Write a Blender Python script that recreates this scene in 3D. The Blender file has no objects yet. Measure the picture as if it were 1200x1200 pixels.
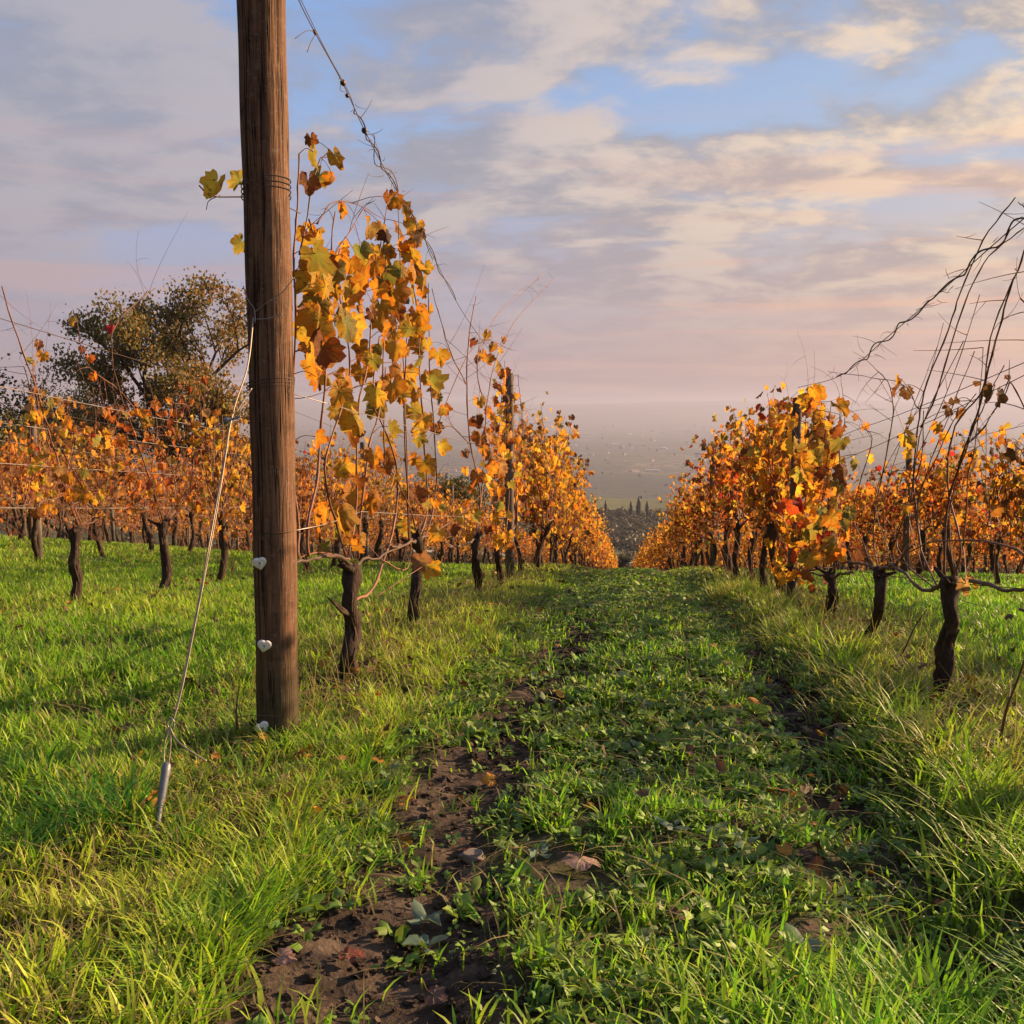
import bpy, math, random
import numpy as np
R = math.radians
rs = np.random.RandomState(7); random.seed(7)
sc = bpy.context.scene
COL = sc.collection

# ------------------------------------------------------------------ camera, light, exposure
EYE = 1.05
YAW, PITCH, FPX = R(6.6), R(6.2), 1150.0
cam_d = bpy.data.cameras.new('camera'); cam = bpy.data.objects.new('camera', cam_d); COL.objects.link(cam)
cam.location = (0, 0, EYE); cam.rotation_euler = (R(90)-PITCH, 0, YAW)
cam_d.sensor_width = 36; cam_d.lens = 36*FPX/1200; cam_d.clip_start = .02; cam_d.clip_end = 60000
sc.camera = cam
SUN_AZ, SUN_EL = R(59), R(18)         # azimuth clockwise from +Y
sun_vec = np.array([math.sin(SUN_AZ)*math.cos(SUN_EL), math.cos(SUN_AZ)*math.cos(SUN_EL), math.sin(SUN_EL)])
sl = bpy.data.lights.new('sun', 'SUN'); sl.energy = 5.0; sl.angle = R(.6); sl.color = (1, .67, .38)
so = bpy.data.objects.new('sun', sl); COL.objects.link(so)
from mathutils import Vector
so.rotation_euler = Vector(sun_vec).to_track_quat('Z', 'Y').to_euler(); so.location = (20, 10, 20)
sc.view_settings.view_transform = 'Standard'; sc.view_settings.look = 'None'
sc.view_settings.exposure = 1.25; sc.view_settings.gamma = 1
sc.render.engine = 'CYCLES'
sc.cycles.max_bounces = 8; sc.cycles.transparent_max_bounces = 8; sc.cycles.volume_bounces = 1
sc.cycles.use_denoising = True; sc.cycles.caustics_reflective = False; sc.cycles.caustics_refractive = False
sc.cycles.sample_clamp_indirect = 4

class NT:
    """small node-tree helper"""
    def __init__(s, tree): s.t = tree; s.n = tree.nodes; s.l = tree.links
    def new(s, typ, **kw):
        n = s.n.new(typ)
        for k, v in kw.items(): setattr(n, k, v)
        return n
    def put(s, sock, v):
        if isinstance(v, bpy.types.NodeSocket): s.l.new(v, sock)
        elif v is not None: sock.default_value = v
    def math(s, op, a, b=None, c=None, clamp=False):
        n = s.new('ShaderNodeMath', operation=op, use_clamp=clamp)
        s.put(n.inputs[0], a); s.put(n.inputs[1], b) if b is not None else 0
        s.put(n.inputs[2], c) if c is not None else 0
        return n.outputs[0]
    def vmath(s, op, a, b=None, scale=None):
        n = s.new('ShaderNodeVectorMath', operation=op); s.put(n.inputs[0], a)
        if b is not None: s.put(n.inputs[1], b)
        if scale is not None: s.put(n.inputs['Scale'], scale)
        return n.outputs['Value'] if op == 'DOT_PRODUCT' else n.outputs[0]
    def mix(s, f, a, b, mode='MIX'):
        n = s.new('ShaderNodeMix', data_type='RGBA', blend_type=mode)
        s.put(n.inputs[0], f); s.put(n.inputs[6], a); s.put(n.inputs[7], b); return n.outputs[2]
    def ramp(s, f, stops, interp='LINEAR'):
        n = s.new('ShaderNodeValToRGB'); n.color_ramp.interpolation = interp
        e = n.color_ramp.elements
        while len(e) < len(stops): e.new(.5)
        for k, (p, c) in enumerate(stops):
            e[k].position = p; e[k].color = (c, c, c, 1) if not hasattr(c, '__len__') else (*c, 1)
        s.put(n.inputs[0], f); return n.outputs[0]
    def noise(s, vec, scale, detail=4, rough=.55, dist=0., dims='3D'):
        n = s.new('ShaderNodeTexNoise', noise_dimensions=dims); s.put(n.inputs['Vector'], vec)
        n.inputs['Scale'].default_value = scale; n.inputs['Detail'].default_value = detail
        n.inputs['Roughness'].default_value = rough; n.inputs['Distortion'].default_value = dist
        return n.outputs[0]
    def smooth(s, v, a, b, lo=0., hi=1.):
        n = s.new('ShaderNodeMapRange', interpolation_type='SMOOTHSTEP'); s.put(n.inputs[0], v)
        for k, x in zip((1, 2, 3, 4), (a, b, lo, hi)): n.inputs[k].default_value = x
        return n.outputs[0]
    def xyz(s, x, y, z):
        n = s.new('ShaderNodeCombineXYZ')
        for k, v in enumerate((x, y, z)): s.put(n.inputs[k], v)
        return n.outputs[0]
    def sep(s, v):
        n = s.new('ShaderNodeSeparateXYZ'); s.put(n.inputs[0], v); return n.outputs

def rgb(r, g, b):
    f = lambda c: (c/255/12.92) if c/255 <= .04045 else ((c/255+.055)/1.055)**2.4
    return (f(r), f(g), f(b))
def rgba(r, g, b): return (*rgb(r, g, b), 1)

# ---- world: Nishita sky behind a veil of evening cloud
W = bpy.data.worlds.new('World'); sc.world = W; W.use_nodes = True
t = NT(W.node_tree)
for n in list(t.n): t.n.remove(n)
co = t.new('ShaderNodeTexCoord').outputs['Generated']
d = t.vmath('NORMALIZE', co); X, Y, Z = t.sep(d)
sky = t.new('ShaderNodeTexSky', sky_type='NISHITA'); sky.sun_disc = False
sky.sun_elevation = SUN_EL; sky.sun_rotation = SUN_AZ; sky.altitude = 300; sky.dust_density = 2.2; sky.ozone_density = 2.5
# azimuth warmth: towards the sun
sd = t.vmath('DOT_PRODUCT', d, (math.sin(SUN_AZ), math.cos(SUN_AZ), 0))
warm = t.smooth(sd, .15, 1.0)
zc = t.math('MAXIMUM', Z, 0.0)
cool_g = t.ramp(zc, [(0, rgb(148, 132, 144)), (.05, rgb(166, 153, 164)), (.14, rgb(162, 164, 188)), (.26, rgb(144, 172, 214)), (.5, rgb(112, 158, 222)), (1, rgb(85, 118, 185))])
warm_g = t.ramp(zc, [(0, rgb(172, 140, 138)), (.05, rgb(210, 166, 146)), (.12, rgb(212, 186, 166)), (.24, rgb(172, 186, 204)), (.45, rgb(134, 168, 216)), (1, rgb(90, 125, 190))])
grad = t.mix(warm, cool_g, warm_g)
nish = t.vmath('SCALE', sky.outputs[0], scale=.1)
base = t.mix(.12, grad, nish)
# clouds on a plane overhead
zz = t.math('ADD', zc, .17)
u = t.math('DIVIDE', X, zz); v = t.math('DIVIDE', Y, zz)
def cloud(dx, dy):
    p = t.xyz(t.math('ADD', u, dx), t.math('ADD', t.math('MULTIPLY', v, 1.15), dy), 0.)
    big = t.noise(p, .75, 3, .5, .3)
    sm = t.noise(p, 2.6, 9, .60, .25)
    return t.math('ADD', t.math('MULTIPLY', big, .54), t.math('MULTIPLY', sm, .56))
c0 = cloud(72, 31.6); c1 = cloud(72+.2, 31.6+.03)
low = t.smooth(zc, .03, .25)
dens = t.smooth(c0, .46, .58)
lit = t.smooth(t.math('SUBTRACT', c0, c1), -.05, .085)
lit = t.math('MULTIPLY', lit, t.smooth(sd, -.2, .8, .35, 1.))
shade_c = t.mix(warm, t.ramp(zc, [(0, rgb(152, 138, 148)), (.2, rgb(150, 149, 160)), (.5, rgb(136, 146, 168))]), t.ramp(zc, [(0, rgb(184, 148, 142)), (.2, rgb(170, 160, 154)), (.5, rgb(152, 154, 162))]))
lit_c = t.mix(warm, rgba(196, 184, 182), rgba(246, 216, 176))
cc = t.mix(t.math('MULTIPLY', lit, t.smooth(zc, .0, .22, .25, 1.)), shade_c, lit_c)
col = t.mix(t.math('MULTIPLY', dens, t.smooth(zc, .0, .20, .35, .9)), base, cc)
# thin horizontal bands low down
band = t.noise(t.xyz(t.math('MULTIPLY', X, 1.2), t.math('MULTIPLY', Y, 1.2), t.math('MULTIPLY', Z, 26.)), 1.6, 5, .55, .5)
bm = t.math('MULTIPLY', t.smooth(band, .47, .66), t.smooth(zc, .34, .10))
col = t.mix(t.math('MULTIPLY', bm, .55), col, t.mix(warm, rgba(184, 158, 160), rgba(238, 184, 150)))
col = t.vmath('SCALE', col, scale=t.smooth(sd, -.85, -.12, .30, 1.))
bg = t.new('ShaderNodeBackground'); t.put(bg.inputs[0], t.vmath('SCALE', col, scale=4.95)); bg.inputs[1].default_value = .1
ow = t.new('ShaderNodeOutputWorld'); t.l.new(bg.outputs[0], ow.inputs[0])
W.cycles.sampling_method = 'MANUAL'; W.cycles.sample_map_resolution = 512

# ------------------------------------------------------------------ view rays (to read real positions off the row planes)
_f = np.array([-math.sin(YAW)*math.cos(PITCH), math.cos(YAW)*math.cos(PITCH), -math.sin(PITCH)])
_r = np.array([math.cos(YAW), math.sin(YAW), 0]); _u = np.cross(_r, _f)
def ray(px, py): return _f+_r*(px-600)/FPX+_u*(600-py)/FPX
def on_x(px, py, x):            # the point of the vertical plane X = x
    q = ray(px, py); return np.array([0, 0, EYE])+q*(x/q[0])
def on_y(px, py, y):
    q = ray(px, py); return np.array([0, 0, EYE])+q*(y/q[1])

# ------------------------------------------------------------------ terrain
TY = np.array([-400, -120, -30, -8, 0, 1.5, 3, 4, 5, 6, 7, 8.4, 9.3, 10.5, 12, 15, 20, 29, 50, 97, 140, 250, 330, 420, 520, 640, 780, 950, 1080, 1400, 1900, 3000, 7000, 9500, 12000, 14500, 18000], float)
TZ = np.array([30, 9, 2.2, .6, .09, .03, -.05, -.09, -.155, -.26, -.385, -.56, -.67, -.81, -1.0, -1.48, -2.38, -4.1, -7.7, -16.2, -24, -44, -54, -64, -70, -74, -79, -92, -108, -150, -178, -184, -186, -150, -20, 40, 20], float)
def pchip(x, y):
    h = np.diff(x); dl = np.diff(y)/h; m = np.zeros(len(x))
    for k in range(1, len(x)-1):
        if dl[k-1]*dl[k] > 0:
            w1 = 2*h[k]+h[k-1]; w2 = h[k]+2*h[k-1]; m[k] = (w1+w2)/(w1/dl[k-1]+w2/dl[k])
    m[0] = dl[0]; m[-1] = dl[-1]
    def f(q):
        q = np.clip(q, x[0], x[-1]); i = np.clip(np.searchsorted(x, q)-1, 0, len(x)-2)
        tt = (q-x[i])/h[i]; t2 = tt*tt; t3 = t2*tt
        return (2*t3-3*t2+1)*y[i]+(t3-2*t2+tt)*h[i]*m[i]+(-2*t3+3*t2)*y[i+1]+(t3-t2)*h[i]*m[i+1]
    return f
prof = pchip(TY, TZ)
_perm = rs.permutation(4096)
def vnoise(x, y, seed=0):
    x = np.asarray(x, float); y = np.asarray(y, float)
    xi = np.floor(x).astype(np.int64); yi = np.floor(y).astype(np.int64); fx = x-xi; fy = y-yi
    fx = fx*fx*(3-2*fx); fy = fy*fy*(3-2*fy)
    def hsh(a, b): return _perm[(_perm[(a+seed*131) & 4095]+b) & 4095]/4095.0
    return (hsh(xi, yi)*(1-fx)+hsh(xi+1, yi)*fx)*(1-fy)+(hsh(xi, yi+1)*(1-fx)+hsh(xi+1, yi+1)*fx)*fy
def fbm(x, y, o=4, seed=0, g=.5):
    s = 0; a = 1; tot = 0
    for k in range(o):
        s = s+a*vnoise(x*2**k, y*2**k, seed+k*7); tot += a; a *= g
    return s/tot-.5
ROWS = [1.2, -1.1, -3.4, -5.75, -8.1, -10.4, -12.8, -15.1, 3.5, 5.85, 8.2, 10.5]
def gz(x, y, fine=True):
    x = np.asarray(x, float); y = np.asarray(y, float)
    z = prof(y)
    l = np.maximum(0, -x-3.5); z = z+.055*l*np.exp(-l/60)
    near = np.clip((120-y)/60, 0, 1)*np.clip((y+20)/20, 0, 1)
    for rx in ROWS: z = z+.03*near*np.exp(-((x-rx)/.42)**2)
    tr = np.exp(-((x+.38)/.2)**2)*.035+np.exp(-((x-.62)/.16)**2)*.06
    z = z-tr*np.clip((30-y)/10, 0, 1)
    dist = np.hypot(x, y)
    a = np.clip(dist/400, 0, 1)**1.2
    z = z+a*np.clip(y/300, 0, 1)*fbm(x/420, y/420, 4, 3)*26*np.clip((1300-y)/400, .15, 1)
    hl = np.clip((y-9500)/3000, 0, 1); z = z+hl*fbm(x/2600+3.3, y/9000, 4, 11)*190; z = z+np.clip((y-1500)/1500, 0, 1)*(1-hl)*fbm(x/900+1, y/700, 4, 15)*26
    if fine:
        m = np.clip((9-dist)/5, 0, 1)
        z = z+m*(fbm(x*5, y*5, 3, 21)*.05+fbm(x*17, y*17, 3, 31, .65)*.042)
    return z
def gzf(x, y): return float(gz(np.array([x]), np.array([y]))[0])

# ------------------------------------------------------------------ mesh plumbing
class MB:
    def __init__(s): s.v = []; s.q = []; s.tr = []; s.c = []; s.u = []; s.n = 0
    def add(s, v, quads=None, tris=None, col=(1, 1, 1), uv=None):
        v = np.asarray(v, float).reshape(-1, 3)
        if quads is not None and len(quads): s.q.append(np.asarray(quads, np.int64).reshape(-1, 4)+s.n)
        if tris is not None and len(tris): s.tr.append(np.asarray(tris, np.int64).reshape(-1, 3)+s.n)
        c = np.asarray(col, float)
        if c.ndim == 1: c = np.tile(c, (len(v), 1))
        s.v.append(v); s.c.append(c); s.u.append(uv); s.n += len(v)
    def build(s, name, mat, parent=None, smooth=True, loc=None):
        me = bpy.data.meshes.new(name)
        v = np.concatenate(s.v); c = np.concatenate(s.c)
        q = np.concatenate(s.q) if s.q else np.zeros((0, 4), np.int64)
        tr = np.concatenate(s.tr) if s.tr else np.zeros((0, 3), np.int64)
        nl = q.size+tr.size; npol = len(q)+len(tr)
        me.vertices.add(len(v)); me.vertices.foreach_set('co', v.astype(np.float32).ravel())
        me.loops.add(nl); me.loops.foreach_set('vertex_index', np.concatenate([q.ravel(), tr.ravel()]).astype(np.int32))
        me.polygons.add(npol)
        st = np.concatenate([np.arange(len(q))*4, len(q)*4+np.arange(len(tr))*3]).astype(np.int32)
        me.polygons.foreach_set('loop_start', st)
        me.polygons.foreach_set('use_smooth', np.full(npol, smooth))
        at = me.color_attributes.new('Col', 'FLOAT_COLOR', 'POINT')
        at.data.foreach_set('color', np.concatenate([c, np.ones((len(c), 1))], 1).astype(np.float32).ravel())
        if any(q is not None for q in s.u):
            uu = np.concatenate([q if q is not None else np.zeros((len(w), 2)) for q, w in zip(s.u, s.v)])
            a2 = me.attributes.new('Blade', 'FLOAT_VECTOR', 'POINT')
            a2.data.foreach_set('vector', np.concatenate([uu, np.ones((len(uu), 1))], 1).astype(np.float32).ravel())
        me.update(); me.validate(); me.materials.append(mat)
        o = bpy.data.objects.new(name, me); COL.objects.link(o)
        if parent: o.parent = parent
        if loc is not None: o.location = loc
        return o
def tag(o, label=None, cat=None, group=None, kind=None):
    if label: o['label'] = label
    if cat: o['category'] = cat
    if group: o['group'] = group
    if kind: o['kind'] = kind
    return o
def empty(name, loc=(0, 0, 0), rz=0):
    o = bpy.data.objects.new(name, None); COL.objects.link(o); o.location = loc; o.rotation_euler = (0, 0, rz)
    o.empty_display_size = .1; return o
def catmull(P, n):
    P = np.asarray(P, float)
    if len(P) < 3:
        tt = np.linspace(0, 1, n)[:, None]; return P[0]*(1-tt)+P[-1]*tt
    Q = np.vstack([2*P[0]-P[1], P, 2*P[-1]-P[-2]]); out = []
    ts = np.linspace(0, len(P)-1-1e-9, n)
    for x in ts:
        i = int(x); f = x-i; a, b, c, e = Q[i:i+4]
        out.append(.5*((2*b)+(-a+c)*f+(2*a-5*b+4*c-e)*f*f+(-a+3*b-3*c+e)*f**3))
    return np.array(out)
def tube(mb, P, rad, sides=6, col=(.1, .06, .04), bump=0., caps=True, rng=rs):
    P = np.asarray(P, float); n = len(P); rad = np.broadcast_to(np.asarray(rad, float), (n,))
    T = np.gradient(P, axis=0); T /= np.linalg.norm(T, axis=1)[:, None]+1e-9
    ref = np.array([0, 0, 1.]) if abs(T[0][2]) < .9 else np.array([1., 0, 0])
    A = np.cross(T, ref); bad = np.linalg.norm(A, axis=1) < 1e-3; A[bad] = [1, 0, 0]
    A /= np.linalg.norm(A, axis=1)[:, None]
    for k in range(1, n):
        a = A[k-1]-T[k]*(A[k-1]@T[k]); l = np.linalg.norm(a)
        if l > 1e-4: A[k] = a/l
    B = np.cross(T, A)
    th = np.arange(sides)*2*math.pi/sides
    rr = rad[:, None]*(1+(rng.rand(n, sides)-.5)*2*bump)
    V = P[:, None, :]+rr[..., None]*(A[:, None, :]*np.cos(th)[None, :, None]+B[:, None, :]*np.sin(th)[None, :, None])
    V = V.reshape(-1, 3)
    i = np.arange(n-1)[:, None]*sides; j = np.arange(sides)[None, :]; j2 = (j+1) % sides
    Qd = np.stack([i+j, i+j2, i+sides+j2, i+sides+j], -1).reshape(-1, 4)
    tr = []
    if caps:
        V = np.vstack([V, P[0], P[-1]]); a, b = n*sides, n*sides+1
        for k in range(sides):
            tr.append((a, (k+1) % sides, k)); tr.append((b, (n-1)*sides+k, (n-1)*sides+(k+1) % sides))
    col = np.asarray(col, float)
    if col.ndim == 2:
        cv = np.repeat(col, sides, 0)
        if caps: cv = np.vstack([cv, col[0], col[-1]])
        col = cv
    mb.add(V, Qd, tr, col)

# leaf templates: 2-D outline with lobes, fanned from the petiole
def leaf_template(detail):
    if detail == 2:
        ang = [-162, -150, -132, -118, -104, -90, -78, -62, -50, -36, -22, -10]
        rad = [.42, .60, .66, .64, .78, .68, .86, .92, .74, .70, .90, .86]
        ang = np.array(ang+[0]+[-a for a in ang[::-1]]); rad = np.array(rad+[1.0]+rad[::-1])
    else:
        ang = np.array([-160, -125, -95, -62, -30, 0, 30, 62, 95, 125, 160]); rad = np.array([.40, .66, .66, .86, .72, 1.0, .72, .86, .66, .66, .40])
    a = np.radians(ang); o = np.stack([np.sin(a)*rad*.92, np.cos(a)*rad], 1)
    m = len(o)
    if detail == 2:
        V = np.vstack([[0, 0], o*.55, o]); tris = [(0, 1+k, 2+k) for k in range(m-1)]
        quads = [(1+k, 1+m+k, 2+m+k, 2+k) for k in range(m-1)]
        e = np.concatenate([[0], np.full(m, .35), np.ones(m)])
    else:
        V = np.vstack([[0, 0], o]); tris = [(0, 1+k, 2+k) for k in range(m-1)]; quads = []
        e = np.concatenate([[0], np.ones(m)])
    return V, np.array(quads, np.int64).reshape(-1, 4), np.array(tris, np.int64), e
TPL2, TPL1 = leaf_template(2), leaf_template(1)
def norm(a): return a/(np.linalg.norm(a, axis=-1, keepdims=True)+1e-9)
def leaves(mb, P, tip, nrm, S, Cin, Ced, curl, tpl, rng=rs, fk=1.):
    V, Qd, Tr, E = tpl; N = len(P)
    tip = norm(tip); side = norm(np.cross(tip, nrm)); nn = np.cross(side, tip)
    x = V[None, :, 0]*S[:, None]; y = V[None, :, 1]*S[:, None]
    r2 = (V**2).sum(1)[None, :]
    fold = fk*(.25+.5*rng.rand(N))[:, None]
    z = S[:, None]*(-curl[:, None]*r2+fold*np.abs(V[None, :, 0])*rng.choice([1, -1], (N, 1))*.9+(rng.rand(N, len(V))-.5)*.30*E[None, :])
    x = x*(1-.35*np.abs(curl[:, None])*r2)
    x = x*(.72+.4*rng.rand(N, 1))*(1+(rng.rand(N, len(V))-.5)*.22*E[None, :]); y = y*(1+(rng.rand(N, len(V))-.5)*.22*E[None, :])
    W3 = P[:, None, :]+x[..., None]*side[:, None, :]+y[..., None]*tip[:, None, :]+z[..., None]*nn[:, None, :]
    k = (E[None, :, None]*(.55+.6*rng.rand(N, len(V), 1))).clip(0, 1)
    C = Cin[:, None, :]*(1-k)+Ced[:, None, :]*k
    off = (np.arange(N)*len(V))[:, None, None]
    mb.add(W3.reshape(-1, 3), (Qd[None]+off).reshape(-1, 4) if len(Qd) else None, (Tr[None]+off).reshape(-1, 3), C.reshape(-1, 3), np.tile(V, (N, 1)))

# real leaf colours: (centre, margin)
LC = {'gold': ((.62, .37, .05), (.66, .26, .03)), 'amber': ((.66, .30, .035), (.58, .18, .02)), 'olive': ((.26, .25, .06), (.44, .28, .05)),
      'green': ((.17, .22, .06), (.32, .24, .05)), 'rust': ((.36, .12, .03), (.22, .06, .02)), 'red': ((.52, .05, .03), (.34, .02, .02)),
      'brown': ((.17, .075, .035), (.11, .045, .025)), 'tan': ((.42, .24, .12), (.32, .15, .07)), 'yellow': ((.68, .48, .07), (.66, .34, .04))}
PAL = {'left': dict(gold=.32, amber=.22, olive=.12, yellow=.10, rust=.10, tan=.06, green=.02, brown=.08),
       'right': dict(gold=.25, amber=.24, olive=.13, yellow=.08, rust=.14, red=.025, brown=.12, green=.05),
       'redd': dict(gold=.22, amber=.26, olive=.08, yellow=.06, rust=.16, red=.10, brown=.12),
       'field': dict(gold=.28, amber=.20, tan=.18, yellow=.08, rust=.14, olive=.08, red=.01, brown=.06),
       'hero': dict(gold=.38, amber=.28, olive=.11, yellow=.18, rust=.08, green=.03, brown=.02)}
def pick_cols(pal, N, rng):
    ks = list(PAL[pal]); w = np.array([PAL[pal][k] for k in ks]); w /= w.sum()
    i = rng.choice(len(ks), N, p=w); a = np.array([LC[ks[k]][0] for k in i]); b = np.array([LC[ks[k]][1] for k in i])
    g = (.8+.4*rng.rand(N, 1)); return a*g, b*g

# ------------------------------------------------------------------ materials
def new_mat(name):
    m = bpy.data.materials.new(name); m.use_nodes = True; t = NT(m.node_tree)
    for n in list(t.n): t.n.remove(n)
    out = t.new('ShaderNodeOutputMaterial'); return m, t, out
def pbsdf(t, col, rough=.7, spec=.3, bump=None, bd=.01, bs=1.):
    b = t.new('ShaderNodeBsdfPrincipled'); t.put(b.inputs['Base Color'], col); t.put(b.inputs['Roughness'], rough)
    b.inputs['Specular IOR Level'].default_value = spec
    if bump is not None:
        bn = t.new('ShaderNodeBump'); bn.inputs['Strength'].default_value = bs; bn.inputs['Distance'].default_value = bd
        t.put(bn.inputs['Height'], bump); t.l.new(bn.outputs[0], b.inputs['Normal'])
    return b
def attr(t): return t.new('ShaderNodeVertexColor', layer_name='Col').outputs[0]
def leafy_mat(name, trans, spot=0., gain=1., rough=.55, veins=False, tcol=(1.15, 1.1, .8)):
    m, t, out = new_mat(name); c = attr(t); pos = t.new('ShaderNodeNewGeometry').outputs['Position']
    oi = t.new('ShaderNodeObjectInfo').outputs['Random']
    hs = t.new('ShaderNodeHueSaturation'); t.put(hs.inputs['Color'], c)
    t.put(hs.inputs['Hue'], t.math('ADD', .484, t.math('MULTIPLY', t.math('FRACT', t.math('MULTIPLY', oi, 7.3)), .030))); t.put(hs.inputs['Value'], t.math('ADD', .74*gain, t.math('MULTIPLY', oi, .42*gain)))
    c = hs.outputs[0]
    if spot > 0:
        n = t.noise(pos, 55., 3, .6); c = t.mix(t.math('MULTIPLY', t.smooth(n, .55, .68), spot), c, (.12, .045, .015, 1))
        n2 = t.noise(pos, 18., 2, .5); c = t.mix(t.math('MULTIPLY', t.smooth(n2, .4, .7), .35), c, t.vmath('MULTIPLY', c, (1.0, .62, .5)))
    bmp = None
    if veins:
        at = t.new('ShaderNodeAttribute', attribute_name='Blade'); lx, ly_, lz_ = t.sep(at.outputs['Vector'])
        ang = t.math('ABSOLUTE', t.math('ARCTAN2', lx, ly_)); rr = t.math('SQRT', t.math('ADD', t.math('MULTIPLY', lx, lx), t.math('MULTIPLY', ly_, ly_)))
        dd = t.math('MINIMUM', t.math('MINIMUM', ang, t.math('ABSOLUTE', t.math('SUBTRACT', ang, .98))), t.math('ABSOLUTE', t.math('SUBTRACT', ang, 1.95)))
        dd = t.math('MULTIPLY', dd, rr)
        side = t.math('ABSOLUTE', t.math('SUBTRACT', t.math('FRACT', t.math('ADD', t.math('MULTIPLY', rr, 7.), t.math('MULTIPLY', dd, -9.))), .5))
        vm = t.smooth(dd, .012, .035, 1., 0.); vs = t.math('MULTIPLY', t.smooth(side, .0, .10, 1., 0.), .45)
        wide = t.smooth(dd, .02, .16, 1., 0.)
        c = t.mix(t.math('MULTIPLY', wide, .38), c, t.vmath('MULTIPLY', c, (.78, 1.15, 1.1)))
        c = t.mix(t.math('MULTIPLY', t.math('MAXIMUM', vm, vs), .45), c, t.vmath('ADD', t.vmath('SCALE', c, scale=.6), (.16, .13, .035)))
        bmp = t.math('SUBTRACT', t.noise(pos, 70., 2), t.math('MAXIMUM', vm, vs))
    b = pbsdf(t, c, rough, .35, bmp, .004, .7); tr = t.new('ShaderNodeBsdfTranslucent')
    t.put(tr.inputs[0], t.vmath('MULTIPLY', c, tcol))
    mx = t.new('ShaderNodeMixShader'); mx.inputs[0].default_value = trans
    t.l.new(b.outputs[0], mx.inputs[1]); t.l.new(tr.outputs[0], mx.inputs[2]); t.l.new(mx.outputs[0], out.inputs[0])
    return m
M_leaf = leafy_mat('vine_leaf', .52, .65, 1.08, .75, True)
M_grass = leafy_mat('grass_blade', .5, 0., 1.32, .5, False, (1.0, 1.25, .6))
M_weed = leafy_mat('weed_leaf', .3, .15)
M_tree = leafy_mat('tree_leaf', .4, 0.)
M_fall = leafy_mat('fallen_leaf', .15, .5, 1., .6, True)
def bark_mat():
    m, t, out = new_mat('vine_bark'); c = attr(t); p = t.new('ShaderNodeTexCoord').outputs['Object']
    n = t.noise(t.vmath('MULTIPLY', p, (1, 1, .18)), 90., 5, .65); n2 = t.noise(p, 12., 3)
    c2 = t.mix(t.ramp(n, [(.3, 0.), (.7, 1.)]), t.vmath('SCALE', c, scale=.45), t.vmath('SCALE', c, scale=1.35))
    c2 = t.mix(t.math('MULTIPLY', t.smooth(n2, .5, .7), .35), c2, (.16, .13, .09, 1))
    b = pbsdf(t, c2, .9, .15, n, .012, .9); t.l.new(b.outputs[0], out.inputs[0]); return m
M_bark = bark_mat()
def cane_mat():
    m, t, out = new_mat('vine_cane'); c = attr(t); p = t.new('ShaderNodeTexCoord').outputs['Object']
    n = t.noise(p, 60., 3); b = pbsdf(t, t.mix(n, t.vmath('SCALE', c, scale=.6), t.vmath('SCALE', c, scale=1.4)), .6, .3)
    t.l.new(b.outputs[0], out.inputs[0]); return m
M_cane = cane_mat()
def wood_mat(name, lo, hi, sc_=1., wear=.5):
    m, t, out = new_mat(name); p = t.new('ShaderNodeTexCoord').outputs['Object']
    g = t.noise(t.vmath('MULTIPLY', p, (1, 1, .045)), 110*sc_, 6, .62, .4)
    g2 = t.noise(t.vmath('MULTIPLY', p, (1, 1, .10)), 26*sc_, 4, .6, .8)
    st = t.noise(t.vmath('MULTIPLY', p, (1, 1, .35)), 7*sc_, 4, .6, .5)
    c = t.mix(t.ramp(g, [(.28, 0.), (.72, 1.)]), (*lo, 1), (*hi, 1))
    c = t.mix(t.math('MULTIPLY', t.smooth(g2, .5, .7), .5), c, t.vmath('SCALE', c, scale=.5))
    c = t.mix(t.math('MULTIPLY', t.smooth(st, .5, .75), wear), c, t.vmath('MULTIPLY', c, (.42, .38, .38)))
    ck = t.noise(t.vmath('MULTIPLY', p, (1, 1, .02)), 42*sc_, 2, .5, .3)
    crack = t.smooth(t.math('ABSOLUTE', t.math('SUBTRACT', ck, .5)), .0, .022, 1., 0.)
    c = t.mix(t.math('MULTIPLY', crack, .85), c, (.02, .012, .01, 1))
    vo = t.new('ShaderNodeTexVoronoi'); t.put(vo.inputs['Vector'], t.vmath('ADD', t.vmath('MULTIPLY', p, (10, 10, 4.5)), t.vmath('SCALE', t.xyz(g2, g2, g2), scale=.25))); vo.inputs['Scale'].default_value = 1.
    kn = t.smooth(vo.outputs['Distance'], .05, .16, 1., 0.); c = t.mix(t.math('MULTIPLY', kn, .6), c, (.05, .022, .014, 1))
    h = t.math('SUBTRACT', t.math('ADD', t.math('MULTIPLY', g, .5), t.math('MULTIPLY', g2, .5)), t.math('MULTIPLY', crack, .9))
    mo = t.noise(t.vmath('MULTIPLY', p, (1, 1, .8)), 16*sc_, 6, .7, .8)
    c = t.mix(t.math('MULTIPLY', t.smooth(mo, .48, .66), .55), c, t.vmath('MULTIPLY', c, (.50, .50, .56)))
    c = t.mix(t.math('MULTIPLY', t.smooth(t.noise(p, 55., 4, .7), .56, .66), .35), c, (.26, .23, .20, 1))
    zf = t.sep(p)[2]; dirt = t.math('MULTIPLY', t.smooth(t.math('ADD', zf, t.math('MULTIPLY', mo, -.35)), .28, -.10, 0., 1.), .7)
    c = t.mix(dirt, c, (.05, .05, .028, 1))
    b = pbsdf(t, c, .85, .15, h, .010, 1.); t.l.new(b.outputs[0], out.inputs[0]); return m
M_post = wood_mat('weathered_post_wood', (.075, .042, .030), (.275, .145, .078))
M_post2 = wood_mat('dark_stake_wood', (.10, .085, .075), (.24, .19, .155))
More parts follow.
